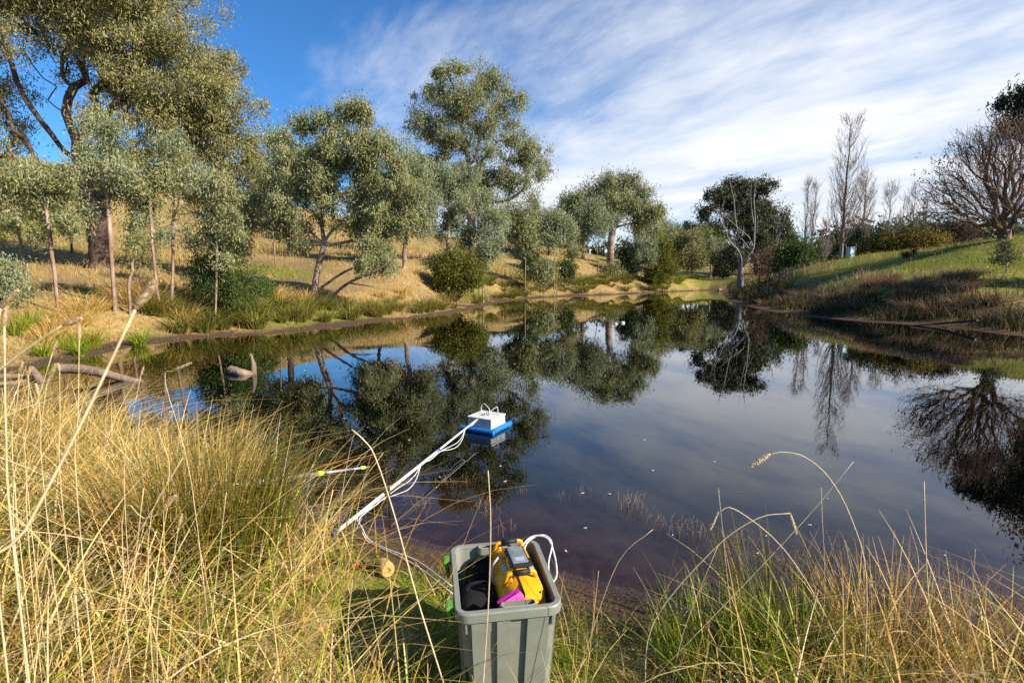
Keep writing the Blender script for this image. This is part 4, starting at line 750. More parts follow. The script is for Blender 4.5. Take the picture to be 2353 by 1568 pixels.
# rush tussocks in the foreground, with brown seed clusters
def rush(base_xy, h, n, rad, label, seed, mat=M_rush, seedn=120):
    q = np.random.default_rng(seed); b = np.array([base_xy[0], base_xy[1], gz(*base_xy)]); root = empty('rush_tussock', b); tag(root, label, 'tussock', None)
    a = q.uniform(0, 2 * math.pi, n); r_ = rad * np.sqrt(q.uniform(0, 1, n)); P = np.stack([r_ * np.cos(a), r_ * np.sin(a), np.full(n, -.03)], -1); H = h * q.uniform(.55, 1.05, n); le = q.uniform(.0, .42, n); cu = q.uniform(0, .28, n)
    Vg, Qg = blades(P, H, q.uniform(.0036, .0062, n), le, cu, 5, q, az=a + q.normal(0, .5, n)); link('stems', mk_mesh('stems', Vg, Qg, smooth=False), mat, root)
    ends = Vg.reshape(n, 12, 3)[:, 8:10].mean(1)[q.choice(n, min(seedn, n), replace=False)]; Vl, Ql = leaf_mesh(ends, 9, .010, .0045, .011, .2, q); link('seed_clusters', mk_mesh('seed_clusters', Vl, Ql, smooth=False), M_seedbr, root)['kind'] = 'stuff'
p = at_z(535, 1335, .18); rush(p[:2], .80, 1000, .24, 'dense olive rush clump with brown seed clusters beside the telescopic pole', 1, seedn=380)
p = at_z(420, 1290, .25); rush(p[:2], .78, 700, .28, 'yellowing rush clump among the straw next to the dense olive one', 2, M_straw, 200)
p = at_z(1790, 1470, .12); rush(p[:2], .58, 420, .25, 'open stand of green rushes at the water right of the tub', 3, seedn=110)
p = at_z(2040, 1490, .12); rush(p[:2], .55, 420, .24, 'straw-coloured rush clump right of the open green stand', 4, M_straw, 80)
p = at_z(2260, 1500, .12); rush(p[:2], .42, 420, .3, 'tangled brown rush clump beyond the straw-coloured one', 5, M_purple, 60)
p = at_z(1640, 1520, .14); rush(p[:2], .36, 420, .22, 'short bright green rush clump closest to the tub on its right', 6, M_green, 10)
p = at_z(1850, 1560, .16); rush(p[:2], .34, 420, .25, 'short bright green rush clump below the open green stand', 7, M_green, 10)

# long single stalks, some with seed heads
def stalk(path, D, head, label, r=.0016, rh=.006, group=None, head_mat=None, cat='grass stalk', D2=None):
    """path: photo points from low to high; D: distance (low, high); head: end point of the seed head or None"""
    r *= .72; D2 = D if D2 is None else D2; n = len(path); P = [at_y(u, v, D + (D2 - D) * k / max(1, n - 1)) for k, (u, v) in enumerate(path)]
    g0 = np.array(P[0]); zz_ = gz(g0[0], g0[1])
    if g0[2] > zz_ + .02:
        dv = (g0 - np.array(P[1])); s_ = min(1.0, abs((g0[2] - zz_) / (dv[2] - 1e-6))) if dv[2] < 0 else 0; gx_, gy_ = g0[0] + dv[0] * min(s_, .8) * .5, g0[1] + dv[1] * min(s_, .8) * .5; P = [np.array([gx_, gy_, gz(gx_, gy_) - .02])] + P
    P = np.array(P); b = P[0].copy(); root = empty('grass_stalk', b); tag(root, label, cat, group)
    MB().tube(P - b, np.linspace(r * 1.25, r * .8, len(P)), 6, 4).build('stem', M_stem, root, True)
    if head is not None:
        e = at_y(head[0], head[1], D2); a = P[-1]; ax = e - a; L = np.linalg.norm(ax); ax /= L; q = np.random.default_rng(int(abs(a[0] * 1000)) + 3); m_ = 210
        t_ = q.uniform(0, 1, m_); prof = rh * np.sin(np.pi * np.clip(t_ * .9 + .08, 0, 1)) ** .6; n1_ = np.cross(ax, [0, 0, 1.0]) if abs(ax[2]) < .9 else np.cross(ax, [1.0, 0, 0]); n1_ /= np.linalg.norm(n1_); n2_ = np.cross(ax, n1_); ph = q.uniform(0, 6.28, m_)
        rad_ = np.cos(ph)[:, None] * n1_ + np.sin(ph)[:, None] * n2_; c_ = (a - b) + ax * (t_ * L)[:, None] + rad_ * (prof * .75)[:, None]; dr = ax * .75 + rad_ * .45 + q.normal(0, .12, (m_, 3)); dr /= np.linalg.norm(dr, axis=1, keepdims=True); sd = np.cross(dr, rad_); sd /= np.linalg.norm(sd, axis=1, keepdims=True)
        l_ = L * .14; w_ = rh * .62; V_ = np.stack([c_ - dr * l_ * .5, c_ + sd * w_ * .5, c_ + dr * l_ * .5, c_ - sd * w_ * .5], 1).reshape(-1, 3)
        hm = MB(); hm.raw(V_, np.arange(m_ * 4).reshape(-1, 4)); tt_ = np.linspace(0, 1, 7); hm.tube((a - b) + ax * (tt_ * L)[:, None], rh * .55 * np.sin(np.pi * np.clip(tt_ * .86 + .1, 0, 1)) ** .6, 6, 0); hm.build('seed_head', head_mat or M_seed, root, False)
    return root
stalk([(-60, 1460), (60, 1215), (180, 985), (312, 708)], .80, (358, 645), 'stout pale grass stalk with a big fluffy seed head slanting over the bank', .0036, .0085, D2=.86)
stalk([(-120, 960), (0, 850), (80, 788), (145, 746)], .95, (187, 731), 'bowed grass stalk with a pale drooping seed head reaching from outside the clump', .0024, .006)
stalk([(-30, 1100), (-10, 790), (2, 706)], .95, (40, 668), 'grass stalk whose seed head bends sideways at the left end', .002, .006)
stalk([(30, 1250), (14, 1000), (10, 748)], 1.1, (14, 690), 'straight grass stalk with a long upright seed head at the left end', .0026, .006)
G1 = 'upright seeding grass stalks over the straw'
for path, D, hd in [([(178, 1150), (180, 950), (182, 780)], 1.2, (182, 745)), ([(30, 1180), (70, 980), (122, 806)], 1.3, (130, 784)), ([(140, 1120), (138, 960), (137, 850)], 1.6, (133, 834)), ([(60, 1150), (90, 1000), (108, 880)], 1.5, (128, 836)), ([(60, 1090), (64, 960), (66, 860)], 1.6, (70, 842)),
                    ([(100, 1110), (94, 980), (88, 905)], 1.5, (82, 880)), ([(30, 1080), (40, 920), (44, 856)], 1.5, (52, 832)), ([(285, 1090), (310, 930), (324, 862)], 1.9, (330, 842)), ([(340, 1240), (390, 1090), (360, 980)], 1.5, (392, 945)), ([(280, 1200), (330, 1190), (368, 1180)], 1.5, (402, 1138)), ([(360, 1450), (395, 1300), (410, 1210)], 1.35, (418, 1180)), ([(440, 1110), (380, 880), (400, 850)], 1.8, (440, 833))]:
    stalk(path, D, hd, 'upright pale grass stalk with a small seed head above the straw', .0013, .0058, G1)
stalk([(1990, 1330), (1955, 1190), (1905, 1098), (1850, 1050), (1800, 1038), (1768, 1043)], 1.75, (1722, 1072), 'arching stalk with a dark hanging seed head over the water', .0024, .010)
stalk([(1108, 1600), (1122, 1380), (1127, 1200), (1121, 1080)], 1.62, None, 'tall straight dry stem rising in front of the tub', .0030)
stalk([(1040, 1640), (960, 1380), (905, 1180), (862, 1050), (835, 1010), (808, 986)], 1.62, None, 'long dry stem bending over the white pole', .0032)
stalk([(2140, 1500), (2128, 1300), (2122, 1105)], 1.9, None, 'tall thin straw reed standing alone over the water', .0034)
stalk([(1480, 1600), (1500, 1430), (1640, 1260), (1740, 1190), (1815, 1178)], 1.8, (1830, 1225), 'arched straw reed with hanging tip right of the tub', .0023, .004)
stalk([(1980, 1620), (1900, 1420), (1800, 1260), (1690, 1170), (1650, 1175)], 1.8, (1632, 1215), 'arched straw reed leaning back across its neighbour', .0023, .004)
stalk([(1500, 1560), (1720, 1330), (1860, 1180), (1960, 1060)], 1.85, None, 'long diagonal straw crossing the arched reeds', .0018)
G2 = 'broken straws round the rushes'
for path, D in [([(1300, 1640), (1350, 1480), (1420, 1290), (1500, 1215)], 1.75), ([(1340, 1620), (1365, 1400), (1375, 1310)], 1.7), ([(2000, 1600), (2080, 1420), (2110, 1300), (2090, 1210)], 1.8), ([(2200, 1620), (2230, 1400), (2240, 1260)], 1.9), ([(2130, 1600), (2190, 1420), (2210, 1330)], 1.8), ([(1700, 1600), (1680, 1420), (1650, 1120)], 1.85), ([(1810, 1600), (1890, 1420), (1886, 1120)], 1.85), ([(1540, 1600), (1570, 1450), (1650, 1250)], 1.75), ([(2352, 1600), (2300, 1450), (2230, 1290)], 1.9), ([(2060, 1600), (1990, 1450), (1940, 1240)], 1.75),
                ([(640, 1600), (760, 1330), (830, 1190)], 1.65), ([(560, 1560), (700, 1290), (880, 1040)], 1.8), ([(480, 1500), (500, 1300), (520, 1130)], 1.7), ([(240, 1600), (300, 1350), (330, 1120)], 1.3), ([(120, 1500), (300, 1250), (420, 1050)], 1.3), ([(60, 1560), (200, 1380), (320, 1270)], 1.2), ([(760, 1620), (900, 1440), (1010, 1330)], 1.6), ([(820, 1600), (800, 1450), (810, 1330)], 1.6)]:
    stalk(path, D, None, 'single dry straw standing out of the near grass', .0014, group=G2)

# stubble of broken reeds standing in the shallows
rs = np.random.default_rng(12); sm = []
for k in range(3):
    mb = MB()
    for _ in range(14):
        a = rs.normal(0, .05, 2); hgt = rs.uniform(.04, .14); mb.tube([[a[0], a[1], -.12], [a[0] + rs.normal(0, .008), a[1] + rs.normal(0, .008), hgt * .5], [a[0] + rs.normal(0, .02), a[1] + rs.normal(0, .02), hgt]], [.0014, .0012, .0008], 4, 0)
    sm.append(mk_mesh('reed_stubble', np.vstack(mb.V), np.vstack(mb.Q), np.vstack(mb.T))); sm[-1].materials.append(M_stubble)
for (u, v, s) in [(970, 1165, .9), (1122, 1175, 1), (1160, 1215, .8), (1110, 1160, .8), (1440, 1160, 1.2), (1465, 1170, 1), (1340, 1130, .6), (1290, 1140, .6), (1560, 1215, 1), (1520, 1215, 1), (1610, 1225, 1), (1660, 1245, 1), (1075, 1105, .7), (1020, 1110, .8), (1770, 1290, .9), (1830, 1300, .9), (2270, 1370, 1.1), (940, 1140, .6), (1200, 1130, .5), (1700, 1240, .7)]:
    p = at_z(u, v, 0); o = bpy.data.objects.new('reed_stubble', sm[int(rs.integers(3))]); C.objects.link(o); o.location = (p[0], p[1], 0); o.scale = (s * 1.2, s * 1.2, s * .75); o.rotation_euler = (0, 0, float(rs.uniform(0, 6))); tag(o, 'tuft of short broken reed stubble poking out of the shallows', 'reeds', 'reed stubble in the shallows')

# ------------------------------------------------------------------ logs and floating things
M_white = principled('white_plastic', (0.60, 0.60, 0.58), 0.4, 0.4, noise=.05, nscale=15, dirt=(.45, .42, .35))
M_pvc = principled('white_pvc', (0.60, 0.60, 0.60), 0.35, 0.4, noise=.04, nscale=8)
M_tube = principled('white_tubing', (0.54, 0.54, 0.53), 0.4, 0.4, noise=.05)
M_blue = principled('blue_foam', (0.012, 0.15, 0.42), 0.65, 0.25, noise=.12, nscale=60, bump=.15)
M_bluecap = principled('blue_cap', (0.02, 0.07, 0.40), 0.45, 0.4, noise=.05)
M_lime = principled('lime_plastic', (0.42, 0.78, 0.03), 0.45, 0.4, noise=.05)
M_grey = principled('grey_alloy', (0.52, 0.54, 0.55), 0.38, 0.5, metal=.6, noise=.1, nscale=40)
M_dark = principled('dark_steel', (0.022, 0.02, 0.018), 0.6, 0.35, noise=.3, nscale=30, dirt=(.10, .06, .04))
M_tub = principled('grey_tub', (0.205, 0.22, 0.178), 0.48, 0.4, noise=.10, nscale=18, bump=.03, dirt=(.25, .225, .17))
M_grn = principled('green_clip', (0.10, 0.26, 0.025), 0.5, 0.4, noise=.12, nscale=30)
M_yel = principled('yellow_case', (0.78, 0.36, 0.006), 0.38, 0.45, noise=.06, nscale=20, dirt=(.50, .20, .01))
M_blk = principled('black_rubber', (0.014, 0.014, 0.015), 0.6, 0.35, noise=.2, nscale=60)
M_cloth = principled('black_cloth', (0.012, 0.012, 0.013), 0.85, 0.2, noise=.35, nscale=90, bump=.25)
M_pink = principled('pink_cover', (0.85, 0.13, 0.50), 0.5, 0.35, noise=.05)
M_mag = principled('magenta_cover', (0.42, 0.01, 0.33), 0.5, 0.35, noise=.05)
M_silver = principled('silver_frame', (0.62, 0.62, 0.63), 0.3, 0.5, metal=.7)
M_screen = principled('screen', (0.16, 0.18, 0.19), 0.12, 0.6, noise=.35, nscale=30)
M_panel = principled('screen_panel', (0.30, 0.36, 0.38), 0.25, 0.5, noise=.1, nscale=50)
M_paper = principled('sticker', (0.55, 0.60, 0.70), 0.5, 0.3, noise=.25, nscale=120)
M_red = principled('red_grip', (0.45, 0.02, 0.02), 0.5, 0.4, noise=.1)
M_tan = principled('tan_mallet', (0.52, 0.33, 0.11), 0.7, 0.25, noise=.25, nscale=45, bump=.2, dirt=(.30, .19, .08))
M_mint = principled('mint_sheet', (0.42, 0.62, 0.56), 0.45, 0.3, noise=.05)
M_stake = principled('stake', (0.55, 0.42, 0.34), 0.8, 0.2, noise=.2)

def log(name, label, pts, rads, extra=(), seed=0, cat='log', mat=None):
    q = np.random.default_rng(seed); P = np.array(pts, float); b = P[0].copy(); root = empty(name, b); tag(root, label, cat)
    def lump(Pq, Rq, nm):
        Pc = catmull(Pq, 5); t = np.linspace(0, len(Rq) - 1, len(Pc)); Rc = np.interp(t, np.arange(len(Rq)), Rq); V_, Q_, T_ = tube_arrays(Pc, Rc, 11, True); V_[:-2] += q.normal(0, float(np.mean(Rc)) * .07, V_[:-2].shape); m_ = MB(); m_.raw(V_, Q_, T_); m_.build(nm, mat or M_log, root, smooth=False, auto=50)
    lump(P - b, np.array(rads), 'stem')
    for Pq, Rq in extra: lump(np.array(Pq) - b, np.array(Rq), 'branch_stub')
A = at_z(140, 846, .22); B = at_z(235, 856, .14); Cc = at_z(328, 880, -.05)
log('fallen_log', 'long weathered log slanting into the shallow water', [A, (A + B) / 2 + [0, 0, .03], B, Cc], [.085, .08, .075, .05], seed=1)
A = at_z(531, 850, .05); B = at_z(560, 858, .02); Cc = at_z(586, 861, -.05)
t1 = at_z(583, 862, -.04); t2 = at_y(582, 838, t1[1]); t3 = at_y(575, 812, t1[1])
log('fallen_log', 'stubby half-sunken log with one upright broken branch', [A, B, Cc], [.085, .08, .05], [([t1, t2, t3], [.055, .045, .02])], seed=2)
A = at_z(-40, 868, .15); B = at_z(40, 864, .06); Cc = at_z(103, 880, -.03)
log('fallen_branch', 'dark forked branch lying on the mud at the left end of the pond', [A, B, Cc], [.05, .05, .02], [([at_z(98, 880, -.02), at_z(84, 862, .1), at_y(72, 842, at_z(84, 862, .1)[1])], [.06, .06, .03]), ([at_z(60, 876, 0), at_z(20, 880, .03), at_z(-40, 884, .06)], [.04, .035, .02])], seed=3, cat='branch')
b1 = at_y(750, 668, 22.5); b1[2] = gz(b1[0], b1[1]) + .08
log('fallen_branch', 'pale fallen bough on the grass beside the leaning gum', [b1, at_y(800, 650, 22.3), at_y(850, 628, 22), at_y(905, 598, 22)], [.07, .06, .05, .02], [([at_y(800, 650, 22.3), at_y(840, 655, 21.8), at_y(860, 660, 21.5)], [.04, .03, .01]), ([at_y(735, 662, 22.8), at_y(790, 625, 22.6), at_y(835, 608, 22.4)], [.06, .05, .02])], seed=4, cat='branch')
for k, (lab, pp) in enumerate([('grey dead bough lying behind the round shrub', [(960, 604), (1000, 590), (1045, 588)]), ('bleached forked bough beside the pale gum', [(960, 624), (975, 608), (992, 600)])]):
    Pw = [at_y(u, v, 37) for u, v in pp]; Pw[0][2] = gz(Pw[0][0], Pw[0][1]) + .05; log('fallen_branch', lab, Pw, [.1, .09, .04], seed=6 + k, cat='branch')
A = at_y(1298, 632, 56); B = at_y(1340, 650, 55.5); A[2] = gz(A[0], A[1]) + .12; B[2] = gz(B[0], B[1]) + .12
log('fallen_log', 'grey log lying down the middle slope', [A, (A + B) / 2, B], [.2, .19, .15], seed=8)
A = at_z(2090, 747, .02); B = at_z(2170, 742, .14); Cc = at_z(2245, 735, .34)
log('drain_pipe', 'dark pipe running down the right bank to the water', [A, B, Cc], [.04, .04, .04], seed=9, cat='pipe', mat=M_dark)
A = at_z(1650, 666, .1); B = at_z(1690, 660, .25); log('fallen_log', 'flat pale log lying at the far end below the dead tree', [A, B], [.16, .12], seed=10)

for (u, v, s, lab) in [(1414, 744, .9, 'smaller white float on the pond below the broad gum'), (1430, 742, 1.1, 'larger white float on the pond below the broad gum')]:
    p = at_z(u, v, 0); root = empty('white_float', (p[0], p[1], 0)); tag(root, lab, 'float'); r = .085 * s
    MB().lathe([(0, -r * .6), (r * .6, -r * .5), (r, -r * .1), (r * 1.05, r * .1), (r * .75, r * .55), (r * .3, r * .72), (0, r * .74)], 14).build('shell', M_white, root, True)
    MB().box((r * .5, -r * .1, r * .72), (r * .5, r * .25, r * .3), bev=.01).build('lug', M_tan, root)

# mint tree guard on the knoll
p = at_y(1953, 590, 40.5); p[2] = gz(p[0], p[1]); g = empty('tree_guard', p, .3); tag(g, 'mint green plastic tree guard on the knoll crest', 'tree guard')
MB().raw(*(lambda V_: (V_, [[i_, (i_ + 1) % 4, 4 + (i_ + 1) % 4, 4 + i_] for i_ in range(4)]))([(-.25, -.2, 0), (.25, -.2, 0), (.25, .2, 0), (-.25, .2, 0), (-.21, -.17, .82), (.23, -.17, .86), (.22, .18, .84), (-.22, .17, .8)])).build('sheet', M_mint, g)
for sx_, sy_ in ((.27, -.2), (-.27, .18)): MB().box((sx_, sy_, .45), (.035, .035, 1.2), bev=.004).build('stake', M_stake, g)
# sports-field light mast, far off
p = at_y(1853, 560, 150); zb = gz(p[0], p[1]); zt = at_y(1853, 423, 150)[2]; g = empty('light_mast', (p[0], p[1], zb)); tag(g, 'slim floodlight masthead pair far behind the thin poplars', 'light mast')
for dx, nm in ((-.55, 0), (1.2, 1)):
    MB().tube([[dx, 0, -.5], [dx, 0, zt - zb]], [.09, .05], 8).build('pole', M_grey, g, True); MB().box((dx, -.1, zt - zb), (1.1, .35, .35), bev=.05).build('lamp_head', M_stake, g)

# ------------------------------------------------------------------ sampling float
f0 = at_z(1063, 980, .03); f1 = at_z(1134, 992, .03); ang = math.atan2(f1[1] - f0[1], f1[0] - f0[0]); L = .36
ctr = np.array([(f0[0] + f1[0]) / 2, (f0[1] + f1[1]) / 2]) + np.array([-math.sin(ang), math.cos(ang)]) * .19
g = empty('sampling_float', (ctr[0], ctr[1], 0), ang); tag(g, 'white plastic box on a blue foam frame floating on the pond', 'float'); hw = .185
fr_ = empty('foam_frame', (0, 0, 0)); bpy.data.objects.remove(fr_)
for (a, b_) in (((-hw - .05, -hw), (hw + .03, -hw)), ((-hw - .05, hw), (hw + .03, hw))):
    n = MB(); n.tube([[a[0], a[1], .018], [a[0] + .004, a[1], .018], [(a[0] + b_[0]) / 2, a[1], .018], [b_[0] - .004, b_[1], .018], [b_[0], b_[1], .018]], [.028, .033, .033, .033, .028], 14).build('foam_tube', M_blue, g, smooth=False, auto=40)
for sx_ in (-1, 1): MB().tube([[sx_ * hw, -hw + .03, .022], [sx_ * hw, 0, .022], [sx_ * hw, hw + .05, .022]], .032, 14).build('foam_tube', M_blue, g, smooth=False, auto=40)
for bx_ in (-.06, .09): MB().tube([[bx_ - .003, -hw, .018], [bx_ + .003, -hw, .018]], .0345, 14).build('band', M_bluecap, g, True)
mb = MB(); mb.box((0, 0, .088), (.315, .315, .135), bev=.006, taper=1.03); bxo = mb.build('box', M_white, g)
for k in range(4):
    a = k * math.pi / 2; n_ = 2 if k in (0, 2) else 2
    for sx_ in (-.052, .052):
        MB().box((sx_ * math.cos(a) + .1625 * math.sin(a), sx_ * math.sin(a) - .1625 * math.cos(a), .08), (.006, .008, .105), Matrix.Rotation(a, 3, 'Z')).build('rib', M_white, bxo)
    MB().box((.1605 * math.sin(a), -.1605 * math.cos(a), .148), (.322, .007, .02), Matrix.Rotation(a, 3, 'Z')).build('rim', M_white, bxo)
mb = MB(); mb.lathe([(0, 0), (.018, 0), (.018, .02), (.012, .03), (.012, .045), (0, .045)], 14, (.03, .02, .156)); mb.build('tube_socket', M_white, g, True)
mb = MB(); mb.box((-.02, -.03, .166), (.05, .02, .02), bev=.003); mb.tube([[-.01, .01, .158], [-.01, .01, .185], [.01, .02, .19], [.02, .02, .158]], .004, 6, 3); mb.build('bracket', M_grey, g)
MB().tube([[-.13, .09, .155], [-.135, .09, .215], [-.10, .085, .262], [-.04, .06, .25], [.02, .03, .215], [.03, .02, .17]], .0055, 8, 4).build('tube_loop', M_tube, g, True)
MB().tube([[.032, .02, .17], [.05, .03, .21], [.09, .06, .245], [.105, .075, .235], [.108, .08, .155]], .0055, 8, 4).build('tube_loop', M_tube, g, True)

# white pole held between two pickets
pn = at_z(768, 1225, .13); pf = at_z(1098, 961, .185); ax = pf - pn
g = empty('sampling_pole', pn); tag(g, 'long white plastic pole reaching from the bank to the float', 'pole')
MB().tube([[0, 0, 0], ax * .60], .0135, 16).build('thick_tube', M_pvc, g, True); MB().tube([ax * .60, ax * .985], .0100, 14).build('thin_tube', M_pvc, g, True)
MB().tube([ax * -.006, ax * .006], .0150, 16).build('end_cap', M_bluecap, g, True); MB().tube([ax * .592, ax * .606], .0150, 16).build('joint_band', M_bluecap, g, True); MB().tube([ax * .565, ax * .592], .0143, 16).build('clamp', M_grey, g, True)
MB().tube([ax * .185, ax * .20], .0148, 16).build('coupling', M_pvc, g, True); MB().tube([ax * .98, ax * .995 + np.array([0, 0, -.012])], .010, 10).build('tip_bracket', M_dark, g, True)
def pole_at(f): return pn + ax * f
def picket(label, x, y, ztop):
    z0 = min(gz(x, y), 0) ; g = empty('picket', (x, y, z0)); tag(g, label, 'picket'); m_ = MB(); h = ztop - z0 + .12
    for a in (0, 120, 240): m_.box((.0085 * math.cos(math.radians(a)), .0085 * math.sin(math.radians(a)), h / 2 - .12), (.021, .005, h), Matrix.Rotation(math.radians(a), 3, 'Z'))
    m_.build('post', M_dark, g)
    for zz_ in (.3, .55, .8): MB().tube([[.012, -.004, zz_ * (h - .12)], [.012, .004, zz_ * (h - .12)]], .004, 8).build('bolt_hole', M_grey, g)
s1 = at_z(810, 1219, .0); q = pole_at(.17); picket('dark steel picket on the near side of the white pole', q[0] - .035, q[1] - .035, .36); q2 = pole_at(.215); picket('dark steel picket on the far side of the white pole', q2[0] + .04, q2[1] + .035, .36)
# tubing from the float to the tub
def hang(f0_, f1_, sag, off, n=5):
    A_, B_ = pole_at(f0_), pole_at(f1_); t_ = np.linspace(0, 1, n)[:, None]; P = A_ * (1 - t_) + B_ * t_; P[:, 2] -= sag * 4 * (t_[:, 0] * (1 - t_[:, 0])); P[:, 0] += off * np.sin(np.pi * t_[:, 0]); return list(P)
binL = np.array([-.27, 2.05])
for k, (sg1, sg2, gp, lab) in enumerate([(.10, .09, [(1040, 1312), (960, 1283), (900, 1258), (850, 1232), (832, 1212), (826, 1190)], 'white sample tube along the pole, the one lying nearer the water'), (.035, .05, [(1040, 1333), (960, 1297), (890, 1258), (845, 1234), (828, 1210), (822, 1186)], 'white sample tube along the pole, the one lying farther up the bank')]):
    P = []
    for i_, (u, v) in enumerate(gp):
        zz_ = .16 if i_ == 0 else .05; pt_ = at_z(u, v, zz_)
        if i_ < 4: pt_[2] = gz(pt_[0], pt_[1]) + .012 + (.02 if i_ == 0 else 0)
        else:
            pt_ = at_z(u, v, .10 + .03 * (i_ - 4)); 
        P.append(pt_)
    P += [pole_at(.175) + [.018, -.012, -.015], pole_at(.205) + [.02, 0, -.016]]; P += hang(.24, .47, sg1, .03)[1:] ; P += [pole_at(.52) + [.017, 0, -.014], pole_at(.60) + [.015, 0, -.013]]; P += hang(.62, .86, sg2, .03)[1:] ; P += [pole_at(.93) + [.012, 0, -.012], pole_at(.985) + [.02, .01, .005]]
    b = P[0].copy(); o = MB().tube(np.array(P) - b, .0038, 8, 5).build('sample_tube', M_tube, None, True); o.location = b; tag(o, lab, 'tube', 'sample tubes')
# telescopic pole resting on the rushes
p0 = at_y(847, 1072, 4.48); p1 = at_y(756, 1084, 3.94); dv = (p1 - p0); dv = dv / np.linalg.norm(dv); pe = p0 + dv * 1.75; pe[2] = min(pe[2], .62)
g = empty('telescopic_pole', p0); tag(g, 'grey telescopic pole with lime collars poking out of the rushes', 'pole'); a = pe - p0; Ln = np.linalg.norm(a)
MB().tube([[0, 0, 0], a * (.42 / Ln * .6)], .009, 12).build('tip_section', M_grey, g, True); MB().tube([a * (.42 / Ln * .6), a * .36], .0115, 12).build('middle_section', M_grey, g, True); MB().tube([a * .36, a], .0145, 12).build('handle_section', M_grey, g, True)
for f_, r_ in ((.055, .0165), (.40, .0205)): MB().tube([a * (f_ - .016), a * (f_ - .012), a * (f_ + .014), a * (f_ + .02)], [r_ * .8, r_, r_, r_ * .75], 14).build('collar', M_lime, g, True)

# ------------------------------------------------------------------ tub and what is in it
TX, TY, TR = -.045, 2.0, math.radians(9); TZ = .10; TH = .43; WX, WY = .185, .235
g = empty('storage_tub', (TX, TY, TZ), TR); tag(g, 'grey plastic tub full of equipment on the near bank', 'tub')
mb = MB(); k_ = .86
def loop(s, z, ins=0): return [(x_ * s - ins * np.sign(x_), y_ * s - ins * np.sign(y_), z) for x_, y_ in rrect(WX, WY, .035)]
rings = [loop(k_, 0), loop(1, TH), loop(1, TH, .004), loop(k_, .008, .004)]; n_ = len(rings[0]); V_ = np.array(sum(rings, []))
Q_ = [[r_ * n_ + i_, r_ * n_ + (i_ + 1) % n_, (r_ + 1) * n_ + (i_ + 1) % n_, (r_ + 1) * n_ + i_] for r_ in range(3) for i_ in range(n_)]
T_ = [[0, i_ + 1, i_] for i_ in range(1, n_ - 1)] + [[3 * n_, 3 * n_ + i_, 3 * n_ + i_ + 1] for i_ in range(1, n_ - 1)]
mb.raw(V_, Q_, T_); body = mb.build('body', M_tub, g, smooth=False, auto=35)
MB().ring(rrect(WX, WY, .035), [(-.006, TH + .002), (-.004, TH + .008), (.014, TH + .008), (.018, TH + .003), (.018, TH - .028), (.014, TH - .028), (.014, TH - .002), (-.006, TH - .004)]).build('rim', M_tub, g, smooth=False, auto=35)
def wall(face, x_, w_, z0, z1, th, nm='rib', mat=M_tub):
    """raised vertical rib on the outside of a tapering wall"""
    hw_, hd = (WY, WX) if face in 'fb' else (WX, WY); m_ = MB(); V2 = []
    for z_ in (z0, z1):
        s_ = k_ + (1 - k_) * z_ / TH
        for dx_ in (-w_ / 2, w_ / 2):
            for o_ in (-.002, th):
                q_ = (WY if face in 'fb' else WX) * s_ + o_; xx = x_ * s_ + dx_
                V2.append({'f': (xx, -q_, z_), 'b': (xx, q_, z_), 'l': (-q_, xx, z_), 'r': (q_, xx, z_)}[face])
    m_.raw(V2, [[0, 1, 3, 2], [4, 6, 7, 5], [0, 4, 5, 1], [2, 3, 7, 6], [1, 5, 7, 3], [0, 2, 6, 4]]); return m_.build(nm, mat, body)
for x_, w_ in ((-.112, .066), (-.024, .05), (.108, .080)): wall('f', x_, w_, .02, TH - .035, .014)
for x_ in (-.165, -.075, .072, .165): wall('f', x_, .007, TH - .075, TH - .028, .013)
for f_ in 'lr':
    for x_ in (-.16, -.05, .06, .17): wall(f_, x_, .05, .02, TH - .035, .010)
for x_ in (-.11, 0, .11): wall('b', x_, .06, .02, TH - .035, .012)
for sy_, xh in ((-1, .035), (1, -.01)):      # oblong hand-holds standing on the end walls
    m_ = MB(); lp = rrect(.068, .019, .0185, 6); m_.ring(lp, [(0, TH - .022), (0, TH + .009), (-.004, TH + .011), (-.005, TH - .022)]); o = m_.build('hand_hold', M_tub, g, smooth=False, auto=40); o.location = (xh, sy_ * (WY - .020), 0)
for yy in (.155, -.165):
    c_ = empty('x', (0, 0, 0)); bpy.data.objects.remove(c_); m_ = MB(); m_.box((-WX - .036, yy, TH - .035), (.016, .052, .075), Matrix.Rotation(math.radians(-12), 3, 'Y'), .004); m_.box((-WX - .028, yy, TH - .004), (.034, .048, .012), bev=.003); o = m_.build('clip', M_grn, g); MB().tube([[-WX - .02, yy - .03, TH - .012], [-WX - .02, yy + .03, TH - .012]], .006, 8).build('hinge_pin', M_dark, o, True)

def local(x_, y_, z_): 
    c, s = math.cos(TR), math.sin(TR); return (TX + c * x_ - s * y_, TY + s * x_ + c * y_, TZ + z_)
